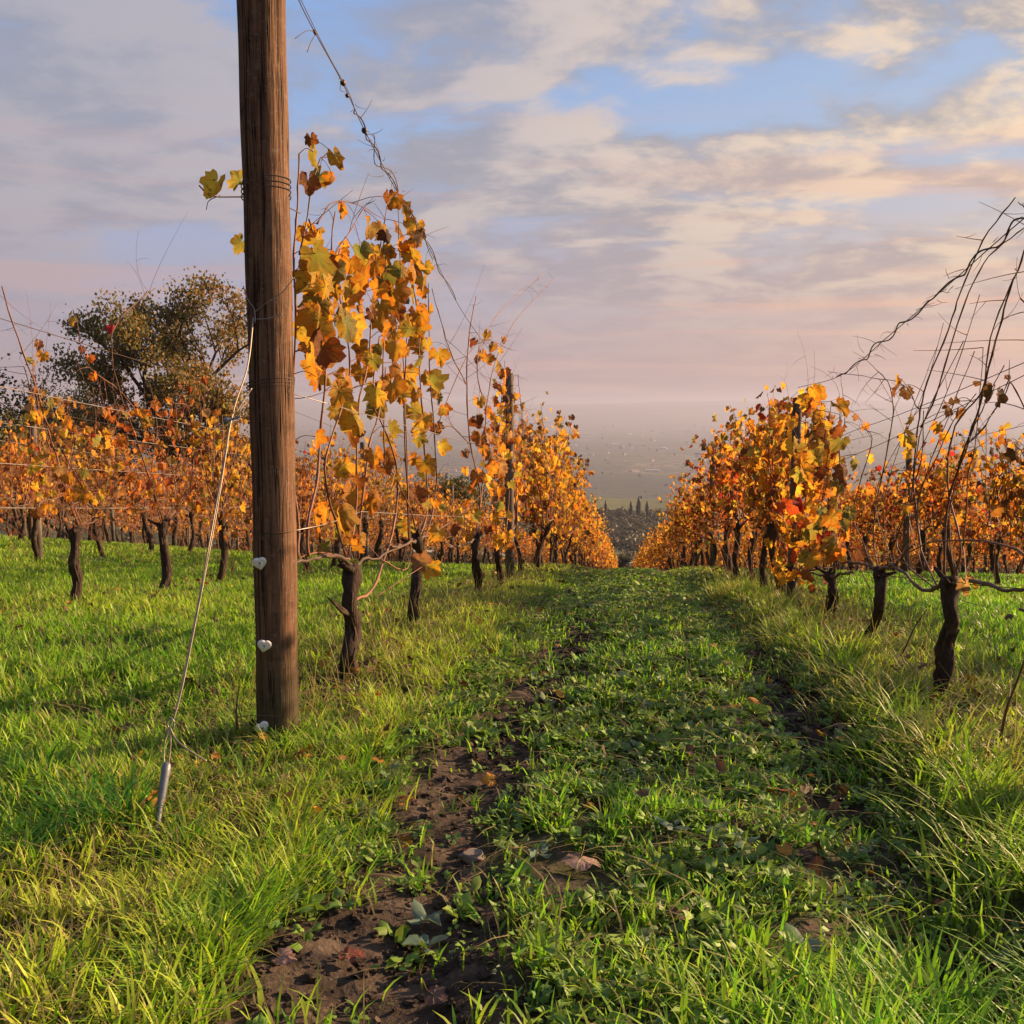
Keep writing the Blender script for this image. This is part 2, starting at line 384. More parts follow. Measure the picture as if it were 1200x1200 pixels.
def plain(name, col, rough=.5, metal=0., nscale=40., var=.5):
    m, t, out = new_mat(name); p = t.new('ShaderNodeTexCoord').outputs['Object']; n = t.noise(p, nscale, 4)
    b = pbsdf(t, t.mix(n, (*[c*(1-var) for c in col], 1), (*[c*(1+var) for c in col], 1)), rough, .4, n, .002, .5); b.inputs['Metallic'].default_value = metal
    t.l.new(b.outputs[0], out.inputs[0]); return m
M_wire = plain('galvanised_wire', (.36, .31, .27), .45, .6)
M_wdark = plain('rusty_wire', (.09, .055, .04), .7, .3)
M_guy = plain('guy_cable', (.42, .33, .24), .5, .3)
M_steel = plain('grey_steel', (.22, .23, .25), .5, .5, 60., .3)
M_white = plain('white_plastic', (.82, .79, .74), .42, 0., 90., .06)
M_bakel = plain('dark_fitting', (.07, .035, .03), .5)
M_stone = plain('field_stone', (.20, .16, .13), .95, 0., 30., .45)
M_wall = plain('pale_render', (.42, .39, .36), .9, 0., .2, .15)
M_roof = plain('clay_tile_roof', (.34, .2, .15), .9, 0., .2, .2)

# ------------------------------------------------------------------ ground sheet
def axis(dense, lim_lo, lim_hi, lo, hi, g):
    a = list(np.arange(lo, hi+1e-6, dense)); s = dense; x = hi
    while x < lim_hi: s *= g; x += s; a.append(x)
    b = []; s = dense; x = lo
    while x > lim_lo: s *= g; x -= s; b.append(x)
    return np.array(b[::-1]+a)
ax = axis(.022, -17000, 15000, -2.0, 1.9, 1.045); ay = axis(.022, -500, 17000, 1.1, 6.5, 1.028)
gx, gy = np.meshgrid(ax, ay); vx = gx.ravel(); vy = gy.ravel(); vz = gz(vx, vy)
nx = len(ax); ny = len(ay); i = (np.arange(ny-1)[:, None]*nx+np.arange(nx-1)[None, :]).ravel()
gm = MB()
def track(x, y):          # bare-soil amount
    w = fbm(x*1.7+5, y*1.7, 5, 41, .6)
    a = np.exp(-(((x+.36+.10*np.sin(y*.9))/(.20))**2))*np.clip((8-y)/4, .1, 1)*1.08
    b = np.exp(-(((x-.66-.05*np.sin(y*1.3+1))/(.11))**2))*np.clip((14-y)/9, 0, 1)*.62
    c = np.exp(-((x+.34)**2/.10+(y-1.6)**2/.5))*.8
    return np.clip((np.maximum(np.maximum(a, b), c)+w*1.3-.30)/.35, 0, 1)
soil = track(vx, vy)*np.clip((30-np.hypot(vx, vy))/10, 0, 1)
gm.add(np.stack([vx, vy, vz], 1), np.stack([i, i+1, i+nx+1, i+nx], 1), None, np.stack([soil, np.clip((vy-120)/300, 0, 1), np.clip((vy-650)/30, 0, 1)*np.clip((1010-vy)/40, 0, 1)*np.clip((70-vx)/60, 0, 1)*np.clip((vx+120)/40, 0, 1)], 1))
m, t, out = new_mat('ground_soil_and_fields')
p = t.new('ShaderNodeNewGeometry').outputs['Position']; ca = t.new('ShaderNodeSeparateColor'); t.put(ca.inputs[0], attr(t))
n1 = t.noise(p, 9., 8, .65); n2 = t.noise(p, 70., 4, .6); n3 = t.noise(p, .9, 3)
earth = t.ramp(n1, [(.30, (.020, .014, .011)), (.5, (.062, .043, .031)), (.72, (.13, .092, .066))])
earth = t.vmath('MULTIPLY', earth, (.98, 1.02, 1.05)); earth = t.mix(t.math('MULTIPLY', t.smooth(n2, .56, .66), .35), earth, (.2, .14, .1, 1))
turf = t.ramp(t.noise(p, 14., 6, .7), [(.3, (.022, .036, .010)), (.55, (.055, .09, .018)), (.75, (.10, .12, .03))])
turf = t.mix(t.math('MULTIPLY', t.smooth(n3, .5, .65), .4), turf, (.10, .085, .035, 1))
turf = t.vmath('SCALE', turf, scale=1.6); dcam = t.math('MULTIPLY', t.smooth(t.sep(p)[1], 4., 9., 1., 0.), .8); turf = t.mix(dcam, turf, t.vmath('MULTIPLY', earth, (.8, .85, .75))); nr = t.mix(t.math('MAXIMUM', ca.outputs[0], t.smooth(n1, .52, .62)), turf, earth)
vo = t.new('ShaderNodeTexVoronoi'); t.put(vo.inputs['Vector'], t.vmath('MULTIPLY', p, (1., .8, 0))); vo.inputs['Scale'].default_value = .0045
fc = t.ramp(t.sep(vo.outputs['Color'])[0], [(0, (.03, .045, .018)), (.25, (.075, .085, .035)), (.45, (.14, .11, .06)), (.6, (.05, .07, .02)), (.8, (.12, .13, .05)), (1, (.17, .14, .09))])
tn = t.noise(p, .028, 6, .68); fc = t.mix(t.smooth(tn, .50, .57), fc, (.016, .024, .011, 1))
tn2 = t.noise(p, .0016, 5, .6); fc = t.mix(t.math('MULTIPLY', t.smooth(tn2, .46, .58), .7), fc, (.03, .034, .022, 1))
fc = t.mix(ca.outputs[2], fc, (.12, .125, .055, 1)); fin = t.mix(ca.outputs[1], nr, fc)
b = pbsdf(t, fin, .95, .12, t.math('ADD', t.math('MULTIPLY', n1, .6), t.math('MULTIPLY', n2, .25)), .03, .8)
t.l.new(b.outputs[0], out.inputs[0]); M_ground = m
go = gm.build('ground', M_ground); tag(go, 'sloping grassy vineyard ground falling away to the misty valley', None, None, 'structure')

# ------------------------------------------------------------------ vines
def bare(rng): return np.array([.095, .045, .032])*(.7+.7*rng.rand())
def cane_col(rng): return np.array([.19, .085, .05])*(.6+.8*rng.rand())
def trunk_mesh(rng, h, lean=(0, 0), r=.036):
    mb = MB(); n = 14; tt = np.linspace(0, 1, n)
    P = np.stack([lean[0]*tt+.020*np.sin(tt*7+rng.rand()*6), lean[1]*tt+.026*np.sin(tt*6+rng.rand()*6), -.08+(h+.08)*tt], 1)
    rad = r*(1.25-.45*tt+.14*np.sin(tt*9+rng.rand()*6)); rad[-3:] *= [1.25, 1.6, 1.1]; rad[0] *= 1.3
    tube(mb, P, rad, 12, np.array([.07, .045, .033])*(.8+.4*rng.rand()), .16, True, rng)
    for k in range(rng.randint(1, 4)):      # spurs and knobs on the head
        q = P[-3]+rng.randn(3)*.01; dv = norm(np.array([rng.randn()*.5, rng.randn(), .4+rng.rand()])); L = .05+.09*rng.rand()
        tube(mb, np.array([q, q+dv*L*.5, q+dv*L]), [r*.55, r*.45, r*.2], 7, (.06, .04, .03), .2, True, rng)
    if rng.rand() < .4:
        z = h*(.3+.4*rng.rand()); dv = norm(np.array([rng.randn(), rng.randn(), .5])); q = np.array([lean[0]*.5, lean[1]*.5, z])
        tube(mb, np.array([q, q+dv*.06, q+dv*.12+[0, 0, .03]]), [r*.4, r*.3, r*.12], 6, (.05, .035, .028), .2, True, rng)
    return mb, P[-1]
def twig(mb, q, dv, L, r, rng, col, sides=4):
    k = 6; tt = np.linspace(0, 1, k)[:, None]; bend = rng.randn(3)*.5*L
    P = q+dv*L*tt+bend*tt**2*.6; tube(mb, P, r*(1-.6*tt[:, 0]), sides, col, 0, False, rng); return P
def vine_parts(rng, h, top, nleaf, ncane, pal, size=.062, low=.45, side_spread=.13, whips=2, tpl=TPL1, droop=.6):
    tm, head = trunk_mesh(rng, h, (rng.randn()*.05, rng.randn()*.07), .021+.011*rng.rand())
    cm = MB(); lm = MB(); cc = cane_col(rng)*(1.5 if pal == 'field' else 1)
    # cordon arms along the wire
    arms = []
    for s in (-1, 1):
        L = .42+.15*rng.rand(); P = catmull([head-[0, 0, .03], head+[rng.randn()*.02, s*.12, .06], head+[rng.randn()*.03, s*L*.6, .07], head+[rng.randn()*.03, s*L, .05+rng.randn()*.02]], 9)
        tube(cm, P, np.linspace(.012, .006, 9), 6, (.12, .07, .05), .15, True, rng); arms.append(P)
    pts = []; sides = 4
    for k in range(ncane):
        A = arms[rng.randint(2)]; q = A[rng.randint(1, 9)]; wh = k < whips
        H = (top-q[2])*(.7+.32*rng.rand())*(1.18 if wh else 1)
        lx = rng.randn()*side_spread; ly = rng.randn()*.16
        n = 11; tt = np.linspace(0, 1, n)[:, None]
        P = q+np.array([lx, ly, 0])*tt**1.3+np.array([0, 0, H])*tt
        P += np.stack([np.sin(tt[:, 0]*rng.uniform(3, 7)+rng.rand()*6), np.sin(tt[:, 0]*rng.uniform(3, 7)+rng.rand()*6), 0*tt[:, 0]], 1)*.022*np.minimum(1, tt*4)
        if rng.rand() < .35: P[-4:] += np.array([rng.randn()*.12, rng.randn()*.15, -.12])*np.array([.1, .3, .6, 1.])[:, None]
        tube(cm, P, np.linspace(.0056, .0020, n), sides, cc*(.75+.5*rng.rand()), 0, False, rng)
        for j in range(n): pts.append((P[j], j/(n-1)))
        for j in range(rng.randint(1, 4)):
            a = rng.randint(2, n); T = twig(cm, P[a], norm(np.array([rng.randn(), rng.randn(), .2+rng.randn()*.5])), .07+.16*rng.rand(), .0016, rng, cc, 3)
            pts.append((T[-1], .7)); pts.append((T[3], .7))
    # tangle of thin twigs low in the canopy
    for k in range(44 if pal == 'field' else 22):
        q = arms[rng.randint(2)][rng.randint(9)]+[rng.randn()*.03, 0, .02]
        T = twig(cm, q, norm(np.array([rng.randn()*.5, rng.randn()*.8, .4+rng.rand()])), .15+.3*rng.rand(), .0022, rng, cc*1.1, 3)
        pts.append((T[-1], .4))
    for k in range(7):
        q = np.array([rng.randn()*.07, rng.randn()*.3, .05]); T = twig(cm, q, norm(np.array([rng.randn()*.15, rng.randn()*.2, 1.])), .3+.3*rng.rand(), .0025, rng, cc*.8, 3)
        pts += [(T[-1], .9), (T[3], .9), (T[4], .5)]
    Pa = np.array([p for p, _ in pts]); ta = np.array([q for _, q in pts])
    if nleaf:
        w = np.where(ta < low, .25, 1.); w /= w.sum(); ix = rng.choice(len(Pa), nleaf, p=w)
        B = Pa[ix]+rng.randn(nleaf, 3)*[.05, .06, .05]; B[:, 2] = np.where(B[:, 2] < .36, B[:, 2]+.45, B[:, 2])
        tip = np.stack([rng.randn(nleaf)*.55, rng.randn(nleaf)*.55, -droop-rng.rand(nleaf)], 1)
        nr_ = norm(np.stack([rng.randn(nleaf), rng.randn(nleaf)*.8, rng.randn(nleaf)*.45+.2], 1))
        a, b = pick_cols(pal, nleaf, rng)
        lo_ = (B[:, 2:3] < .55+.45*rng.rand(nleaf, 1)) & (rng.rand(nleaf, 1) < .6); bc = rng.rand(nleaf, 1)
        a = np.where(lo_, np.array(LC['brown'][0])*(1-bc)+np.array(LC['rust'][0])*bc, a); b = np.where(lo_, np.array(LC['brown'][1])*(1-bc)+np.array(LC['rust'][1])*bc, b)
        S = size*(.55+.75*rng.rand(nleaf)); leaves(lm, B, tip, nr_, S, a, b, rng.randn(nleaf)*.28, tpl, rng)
    return tm, cm, lm
def make_vine(seed, h, top, nleaf, ncane, pal, **kw):
    rng = np.random.RandomState(seed); tm, cm, lm = vine_parts(rng, h, top, nleaf, ncane, pal, **kw)
    o = empty('grapevine'); tm.build('trunk', M_bark, o); cm.build('canes', M_cane, o)
    if nleaf: lm.build('foliage', M_leaf, o)
    o['category'] = 'grapevine'; return o
used = set()
def place(proto, loc, rz, s, label, group):
    if proto.name in used:
        o = proto.copy(); COL.objects.link(o)
        for ch in proto.children:
            c = ch.copy(); COL.objects.link(c); c.parent = o
    else: used.add(proto.name); o = proto
    o.location = loc; o.rotation_euler = (0, 0, rz); o.scale = s
    o['label'] = label; o['group'] = group; o['category'] = 'grapevine'; return o
protoL = [make_vine(100+k, .56, 1.80, [640, 420, 560, 350, 620][k], 22, 'left', low=.10, side_spread=.17, size=.049) for k in range(5)]
protoR = [make_vine(200+k, .56, 1.42, [540, 360, 480, 300, 540][k], 22, ['right', 'redd', 'right', 'right', 'right'][k], low=.12, side_spread=.17, size=.048) for k in range(5)]
protoF = [make_vine(300+k, .60, 1.46, 270, 26, 'field', low=.12, side_spread=.17, whips=6, size=.042) for k in range(5)]

ORD = ['first', 'second', 'third', 'fourth', 'fifth', 'sixth', 'seventh', 'eighth', 'ninth', 'tenth', 'eleventh', 'twelfth', 'thirteenth', 'fourteenth', 'fifteenth', 'sixteenth']
GL = 'grapevines in the rows of the vineyard'
look = {0: 'dense golden', 1: 'dense amber and red', 2: 'thin orange'}
rowname = {-1.1: 'first row left of the path', 1.2: 'first row right of the path', -3.4: 'second row left of the path', -5.75: 'third row left of the path',
           -8.1: 'fourth row left of the path', -10.4: 'fifth row left of the path', -12.8: 'sixth row left of the path', -15.1: 'seventh row left of the path',
           3.5: 'second row right of the path', 5.85: 'third row right of the path', 8.2: 'fourth row right of the path', 10.5: 'fifth row right of the path'}
def row_vines(rx, y0, y1, protos, sp, kind, start=0, known=(), count_from='the near end of the'):
    ys = list(known); y = y0
    while y < y1: ys.append(y); y += sp*(.9+.2*rs.rand())
    for k, y in enumerate(ys):
        pr = protos[rs.randint(len(protos))]; s = .92+.16*rs.rand()
        x = rx+rs.randn()*.03
        n = k+start
        if n < len(ORD): lab = '%s vine of the %s, %s leaves' % (ORD[n], rowname[rx], look[kind])
        else: lab = 'far vine well down the %s, %s leaves' % (rowname[rx], look[kind])
        place(pr, (x, y, gzf(x, y)-.02), rs.choice([0, math.pi])+rs.randn()*.12, (s, s*1.05, s*(.94+.14*rs.rand())), lab, GL if n < len(ORD) else 'far vines down the '+rowname[rx])
row_vines(-1.1, 10.3, 46, protoL, 1.0, 0, 4)
row_vines(1.2, 7.7, 46, protoR, .98, 1, 5)
row_vines(-3.4, 8.9, 40, protoF, 1.1, 2, 2, (7.8,))
for rx, a, b in ((-5.75, 7.8, 36), (-8.1, 11.2, 36), (-10.4, 14.4, 38), (-12.8, 18, 38), (-15.1, 21.6, 39)): row_vines(rx, a, b, protoF, 1.12, 2)
for rx, a, b in ((3.5, 5.6, 34), (5.85, 13, 36), (8.2, 18.5, 36), (10.5, 24, 37)): row_vines(rx, a, b, protoR, 1.1, 1)
# the rest of the rows, too far to tell apart
far = MB(); fw = MB()
for rx, a, b, top in ((-1.1, 46.4, 100, 1.8), (1.2, 46.4, 100, 1.45), (-3.4, 40.5, 70, 1.4), (3.5, 34.5, 80, 1.4), (5.85, 36.5, 70, 1.4)):
    y = a
    while y < b:
        rng = rs; N = 150; z0 = gzf(rx, y)
        B = np.stack([rx+rng.randn(N)*.16, y+(rng.rand(N)-.5)*1.2, z0+.4+(top-.4)*rng.rand(N)], 1)
        tip = np.stack([rng.randn(N)*.5, rng.randn(N)*.5, -.4-rng.rand(N)], 1); c1_, c2_ = pick_cols('left', N, rng)
        leaves(far, B, tip, norm(rng.randn(N, 3)), .10*(.7+.6*rng.rand(N)), c1_, c2_, rng.randn(N)*.25, TPL1)
        tube(fw, [(rx, y, z0-.1), (rx+.02, y+.03, z0+.25), (rx, y, z0+.55)], .04, 5, (.06, .04, .03))
        y += 1.05
fo = far.build('distant_vines', M_leaf); tag(fo, 'far ends of the vine rows merging into one orange mass', 'vine rows', None, 'stuff')
fwo = fw.build('trunks', M_bark, fo); fwo['kind'] = 'stuff'

# ---- near vines, built cane by cane on their row's plane
def px_line(X, pts, n=None, jit=.0, rng=rs):
    P = np.array([on_x(p[0], p[1], X+(p[2] if len(p) > 2 else 0)) for p in pts])
    return catmull(P, n or max(6, 4*len(pts)))
def nodes_cane(mb, P, r0, r1, col, rng, sides=6, node=True):
    n = len(P); rad = np.linspace(r0, r1, n)
    if node: rad = rad*np.where(np.arange(n) % 3 == 0, 1.35, 1.)
    tube(mb, P, rad, sides, col, .05, True, rng)
def hero(name_label, X, trunk_pts, tr, canes, leafs, twigs=8, seed=0, extra_leaf=(), pal='hero', size=.066, arms=(), tw_len=.16, tcol=(.062, .04, .031)):
    rng = np.random.RandomState(seed)
    tp = px_line(X, trunk_pts, 16); wv = np.arange(16); tp = tp+np.stack([.0035*np.sin(wv*1.1+seed), .005*np.sin(wv*.9+seed*2), 0*wv], 1); base = tp[0].copy(); base[2] = gzf(base[0], base[1])-.02
    o = empty('grapevine', base); tag(o, name_label, 'grapevine', GL)
    tb = MB(); tp2 = np.vstack([[tp[0][0], tp[0][1], base[2]-.06], tp])-base
    k = np.linspace(0, 1, len(tp2)); rad = tr*(1.18-.3*k+.13*np.sin(k*11+seed)); rad[-3:] = tr*np.array([1.2, 1.45, 1.0])
    tube(tb, tp2, rad, 14, tcol, .17, True, rng)
    for j in range(3):
        q = tp2[-2]+rng.randn(3)*.012; dv = norm(np.array([rng.randn()*.6, rng.randn(), .5])); L = .06+.07*rng.rand()
        tube(tb, np.array([q, q+dv*L*.5, q+dv*L]), [tr*.55, tr*.4, tr*.2], 7, tcol, .2, True, rng)
    if seed == 1:        # cut stub on the side
        q = tp2[10]; a = on_x(388, 704, X)-base; tube(tb, np.array([q, (q+a)/2+[0, 0, -.012], a]), [.009, .007, .004], 7, tcol, .2, True, rng)
        a = on_x(384, 700, X)-base; tube(tb, np.array([q, (q+a)/2+[0, 0, .0], a]), [.008, .006, .003], 6, tcol, .2, True, rng)
    # peeling bark strips
    for j in range(5):
        i0 = rng.randint(1, 8); L = rng.randint(4, 8); off = norm(np.array([rng.randn(), rng.randn()-1, 0]))*tr*1.08
        tube(tb, tp2[i0:i0+L]+off+rng.randn(3)*.003, .004, 5, np.array(tcol)*1.6, .3, True, rng)
    tb.build('trunk', M_bark, o)
    cm = MB(); allp = []
    for a in arms:
        P = px_line(X, a[1:], 12)-base; P = P+rng.randn(12, 3)*.004; tube(cm, P, np.linspace(a[0]*.72, a[0]*.4, 12), 8, (.12, .075, .052), .22, True, rng)
    for c in canes:
        P = px_line(X, c[1:])-base; P = P+np.cumsum(rng.randn(*P.shape)*.0022, 0)
        cf = .72 if 10 <= seed <= 14 else 1.; nodes_cane(cm, P, c[0]*cf, c[0]*.5*cf, cane_col(rng), rng); allp.append(P)
    A = np.vstack(allp)
    for j in range(twigs):
        q = A[rng.randint(len(A))]; T = twig(cm, q, norm(rng.randn(3)+[0, 0, .3]), tw_len*(.4+rng.rand()), .0016, rng, cane_col(rng))
        if rng.rand() < .6: twig(cm, T[3], norm(rng.randn(3)), tw_len*.4, .001, rng, cane_col(rng))
    P = []; S = []; cols = []
    for lf in leafs:
        q = on_x(lf[0]+(12 if seed == 1 and lf[0] < 372 else 0), lf[1], X+rng.randn()*.07)-base; P.append(q); S.append((lf[2] if len(lf) > 2 else size*(.6+.7*rng.rand()))); cols.append(lf[3] if len(lf) > 3 else None)
    if P:
        P = np.array(P); N = len(P); S = np.array(S); a, b = pick_cols(pal, N, rng)
        for k_, c_ in enumerate(cols):
            if c_: a[k_], b[k_] = LC[c_]
        tip = np.stack([rng.randn(N)*.45, rng.randn(N)*.45, -.7-rng.rand(N)], 1)
        nrm_ = norm(np.stack([rng.randn(N)*.75+.35, -.9+rng.randn(N)*.55, rng.randn(N)*.4+.15], 1))
        lm = MB(); leaves(lm, P, tip, nrm_, S, a, b, .15+rng.randn(N)*.32, TPL2, rng); lm.build('foliage', M_leaf, o)
        for q in P:     # leaf stalks back to the nearest cane
            d2 = ((A-q)**2).sum(1); w = A[d2.argmin()]
            if d2.min() < .35**2: tube(cm, catmull([w, (w+q)/2+[0, 0, .015], q], 6), [.0018, .0015, .0013, .0012, .0012, .0014], 4, (.28, .09, .05), 0, False, rng)
    cm.build('canes', M_cane, o)
    return o, base
def poly_pts(poly, n, rng):
    poly = np.array(poly, float); lo = poly.min(0); hi = poly.max(0); out = []
    while len(out) < n:
        q = lo+(hi-lo)*rng.rand(2); c = False; j = len(poly)-1
        for k in range(len(poly)):
            if (poly[k, 1] > q[1]) != (poly[j, 1] > q[1]) and q[0] < (poly[j, 0]-poly[k, 0])*(q[1]-poly[k, 1])/(poly[j, 1]-poly[k, 1])+poly[k, 0]: c = not c
            j = k
        if c: out.append(tuple(q))
    return out
hr = np.random.RandomState(5)
L1 = poly_pts([(345, 250), (385, 275), (440, 290), (470, 250), (500, 350), (520, 440), (498, 510), (455, 480), (352, 440)], 105, hr)+poly_pts([(350, 440), (500, 480), (520, 520), (500, 630), (440, 650), (350, 640)], 34, hr)
L1 += poly_pts([(430, 250), (470, 225), (500, 290), (510, 400), (470, 420), (430, 330)], 34, hr)
L1 += poly_pts([(348, 255), (372, 255), (378, 450), (350, 440)], 20, hr)
L1 += [(355, 178, .05, 'olive'), (352, 162, .045, 'rust'), (392, 182, .06, 'gold'), (362, 205, .06, 'olive'), (349, 212, .06, 'rust'), (400, 244, .05, 'amber'), (392, 212, .045, 'amber'),
       (462, 232, .06, 'amber'), (455, 228, .05, 'rust'), (493, 275, .06, 'brown'), (486, 282, .05, 'rust'), (506, 440, .06, 'amber'), (455, 500, .065, 'olive'), (462, 560, .05, 'gold'), (435, 590, .05, 'amber'),
       (410, 632, .05, 'rust'), (418, 640, .045, 'amber'), (440, 475, .08, 'olive'), (482, 478, .085, 'yellow'), (490, 500, .07, 'yellow'), (405, 375, .085, 'olive'), (362, 352, .09, 'olive'), (352, 385, .09, 'yellow')]
v1, b1 = hero('nearest vine beside the big wooden post, with large lit golden leaves', -1.1,
     [(412, 792), (408, 770), (414, 735), (410, 700), (414, 662)], .031,
     [(.0052, (348, 655), (352, 610), (346, 520), (350, 400), (347, 300), (352, 240), (355, 180)),
      (.0052, (362, 652), (360, 610), (372, 560), (380, 470), (382, 400), (378, 330), (362, 262)),
      (.0048, (404, 650), (386, 590), (382, 540), (402, 480), (412, 430), (402, 360), (392, 300), (396, 250)),
      (.0044, (408, 650), (418, 590), (420, 480), (432, 420), (440, 330), (455, 240)),
      (.0050, (420, 655), (424, 600), (434, 520), (448, 470), (452, 380), (450, 300)),
      (.0062, (414, 705), (436, 692), (455, 650), (466, 600), (466, 545), (452, 500), (440, 470), (446, 400)),
            (.0028, (352, 300), (372, 200), (386, 185), (398, 190)),
      (.0028, (372, 262), (392, 240), (420, 240), (455, 262)),
      (.0032, (392, 300), (412, 270), (430, 240)),
      (.0036, (410, 655), (380, 648), (340, 655), (330, 652)),
      (.0036, (446, 655), (480, 660), (478, 560), (474, 440), (470, 330), (466, 240))],
     L1, 30, 1, arms=[(.013, (414, 664), (395, 652), (370, 655), (344, 660)), (.010, (414, 664), (430, 655), (452, 650), (484, 632))], size=.068)
sh = [on_x(352, 250, -1.1), np.array([-1.13, 3.07, 1.70]), np.array([-1.20, 3.0, 1.69]), np.array([-1.255, 2.93, 1.68]), np.array([-1.27, 2.88, 1.70])]
tb = MB(); tube(tb, catmull(sh, 16)-b1, .0022, 5, (.10, .05, .035)); tube(tb, catmull([np.array([-1.235, 2.95, 1.685]), np.array([-1.25, 2.90, 1.66]), np.array([-1.25, 2.88, 1.63])], 6)-b1, .0014, 4, (.10, .05, .035)); tb.build('shoot', M_cane, v1)
# big two-lobed leaf and the leaves on the shoot round the left of the post
def lone_leaf(parent, base, px, py, X, s, ck, tipv, nv, label=None, curl=.2, name='leaf'):
    q = (on_y(px, py, -X) if X < -2 else on_x(px, py, X))-base; mb = MB(); a, b = LC[ck]
    leaves(mb, np.array([q]), np.array([tipv], float), norm(np.array([nv], float)), np.array([s]), np.array([a]), np.array([b]), np.array([curl]), TPL2)
    o = mb.build(name, M_leaf, parent)
    if label: o['label'] = label
    return o
lone_leaf(v1, b1, 254, 214, -2.9, .062, 'yellow', (-.5, 0, -.8), (.1, -1, .1), 'yellow leaf sticking out left of the post', -.1)
lone_leaf(v1, b1, 281, 212, -2.98, .05, 'olive', (-.7, 0, -.2), (.0, -1, .5))
lone_leaf(v1, b1, 283, 284, -2.98, .045, 'olive', (-.6, 0, -.8), (.2, -1, .1))
lone_leaf(v1, b1, 496, 660, -1.0, .075, 'tan', (-.5, .1, .25), (.1, -1, .4), 'large pale pink leaf hanging above the grass', .1)
lone_leaf(v1, b1, 502, 664, -1.02, .085, 'gold', (.7, .2, -.55), (-.1, -1, .3), 'large orange lobed leaf hanging above the grass', .1)
tb = MB(); tube(tb, catmull([on_x(440, 700, -1.06), on_x(470, 680, -1.03), on_x(498, 662, -1.0)], 8)-b1, .0022, 5, (.2, .09, .05)); tb.build('petiole', M_cane, v1)

L2 = poly_pts([(510, 500), (545, 470), (560, 560), (555, 640), (500, 640), (480, 560)], 12, hr)+[(520, 480, .05), (512, 460, .05, 'amber')]
v2, b2 = hero('second vine past the big wooden post, slim dark trunk and bare straight canes', -1.1, [(484, 722), (487, 690), (492, 655), (487, 628)], .026,
     [(.005, (487, 640), (500, 600), (497, 520), (490, 440), (488, 380), (482, 330)), (.005, (480, 640), (476, 560), (474, 470), (478, 380)),
      (.0045, (495, 640), (510, 580), (508, 500), (503, 440), (500, 330)), (.0045, (492, 640), (480, 600), (462, 560), (448, 530), (450, 430)), (.004, (500, 630), (540, 600), (585, 560))],
     L2, 16, 2, arms=[(.012, (487, 632), (505, 628), (530, 640)), (.012, (487, 632), (470, 640), (455, 640))])
L3 = [(556, 400, .06, 'rust'), (578, 405, .06, 'gold'), (584, 410, .05, 'yellow'), (560, 420, .05, 'tan'), (562, 470, .07, 'yellow'), (575, 480, .07, 'amber'), (520, 478, .06, 'amber'), (512, 500, .06, 'rust'), (515, 465, .05, 'green'),
      (566, 525, .06, 'gold'), (580, 515, .06, 'rust'), (590, 540, .07, 'gold'), (595, 520, .06, 'amber'), (548, 590, .05, 'amber'), (530, 620, .05, 'rust'), (575, 620, .06, 'amber'), (585, 600, .06, 'gold'), (545, 530, .05, 'tan')]
L3 += poly_pts([(560, 380), (592, 400), (600, 560), (590, 640), (545, 600), (560, 480)], 34, hr)
v3, b3 = hero('twiggy vine with few leaves, left row, just before the grey stake', -1.1, [(562, 700), (560, 675), (556, 650), (558, 630)], .028,
     [(.006, (558, 640), (562, 580), (550, 520), (546, 450), (548, 400), (552, 370), (556, 350)), (.005, (556, 640), (565, 560), (570, 480), (578, 430), (600, 380), (625, 350), (648, 326)),
      (.004, (570, 480), (560, 440), (566, 400), (600, 350), (640, 318)), (.004, (550, 520), (530, 500), (515, 490), (560, 400), (600, 410)), (.004, (546, 450), (530, 420), (518, 380), (508, 340)),
      (.004, (565, 560), (572, 600), (590, 560), (592, 470), (590, 420))],
     L3, 40, 3, arms=[(.012, (558, 632), (575, 625), (590, 630)), (.012, (558, 632), (540, 640), (525, 640))], tw_len=.32, pal='left')
L4 = poly_pts([(578, 440), (600, 430), (612, 560), (606, 650), (580, 640), (572, 540)], 90, hr)
v4, b4 = hero('rusty-leaved vine touching the grey stake in the left row', -1.1, [(585, 698), (586, 670), (583, 655), (584, 640)], .026,
     [(.005, (584, 645), (580, 590), (585, 500), (590, 440)), (.005, (590, 645), (596, 590), (598, 500), (602, 440)), (.005, (596, 640), (606, 600), (612, 500), (608, 440))],
     L4, 40, 4, arms=[(.012, (584, 642), (600, 640), (612, 642))], tw_len=.3, pal='left')
# right-hand row
R0 = [(1190, 530, .05, 'brown')]
r0, rb0 = hero('bare vine at the right edge whose long dark canes lean out of frame', 1.2, [(1262, 905), (1262, 850), (1256, 790), (1258, 740)], .036,
     [(.006, (1256, 750), (1225, 690), (1190, 640), (1100, 632), (1055, 650), (1020, 652)), (.0055, (1250, 745), (1235, 600), (1205, 480), (1180, 440)), (.0055, (1260, 745), (1262, 560), (1232, 400), (1200, 350)),
      (.004, (1232, 400), (1205, 260), (1190, 232)), (.004, (1235, 600), (1205, 540), (1190, 520))], R0, 18, 10, arms=[(.012, (1258, 745), (1230, 725), (1195, 715))], pal='right')
R1 = [(1163, 458, .05, 'brown'), (1170, 462, .04, 'brown'), (1112, 476, .045, 'rust'), (1118, 470, .035, 'brown'), (1054, 452, .055, 'rust'), (1050, 444, .045, 'amber'), (1062, 458, .045, 'brown'),
      (1064, 512, .06, 'gold'), (1060, 505, .05, 'gold'), (1066, 530, .035, 'gold'), (1132, 684, .045, 'tan'), (1136, 680, .04, 'amber')]
xr = np.random.RandomState(31)
XC = []
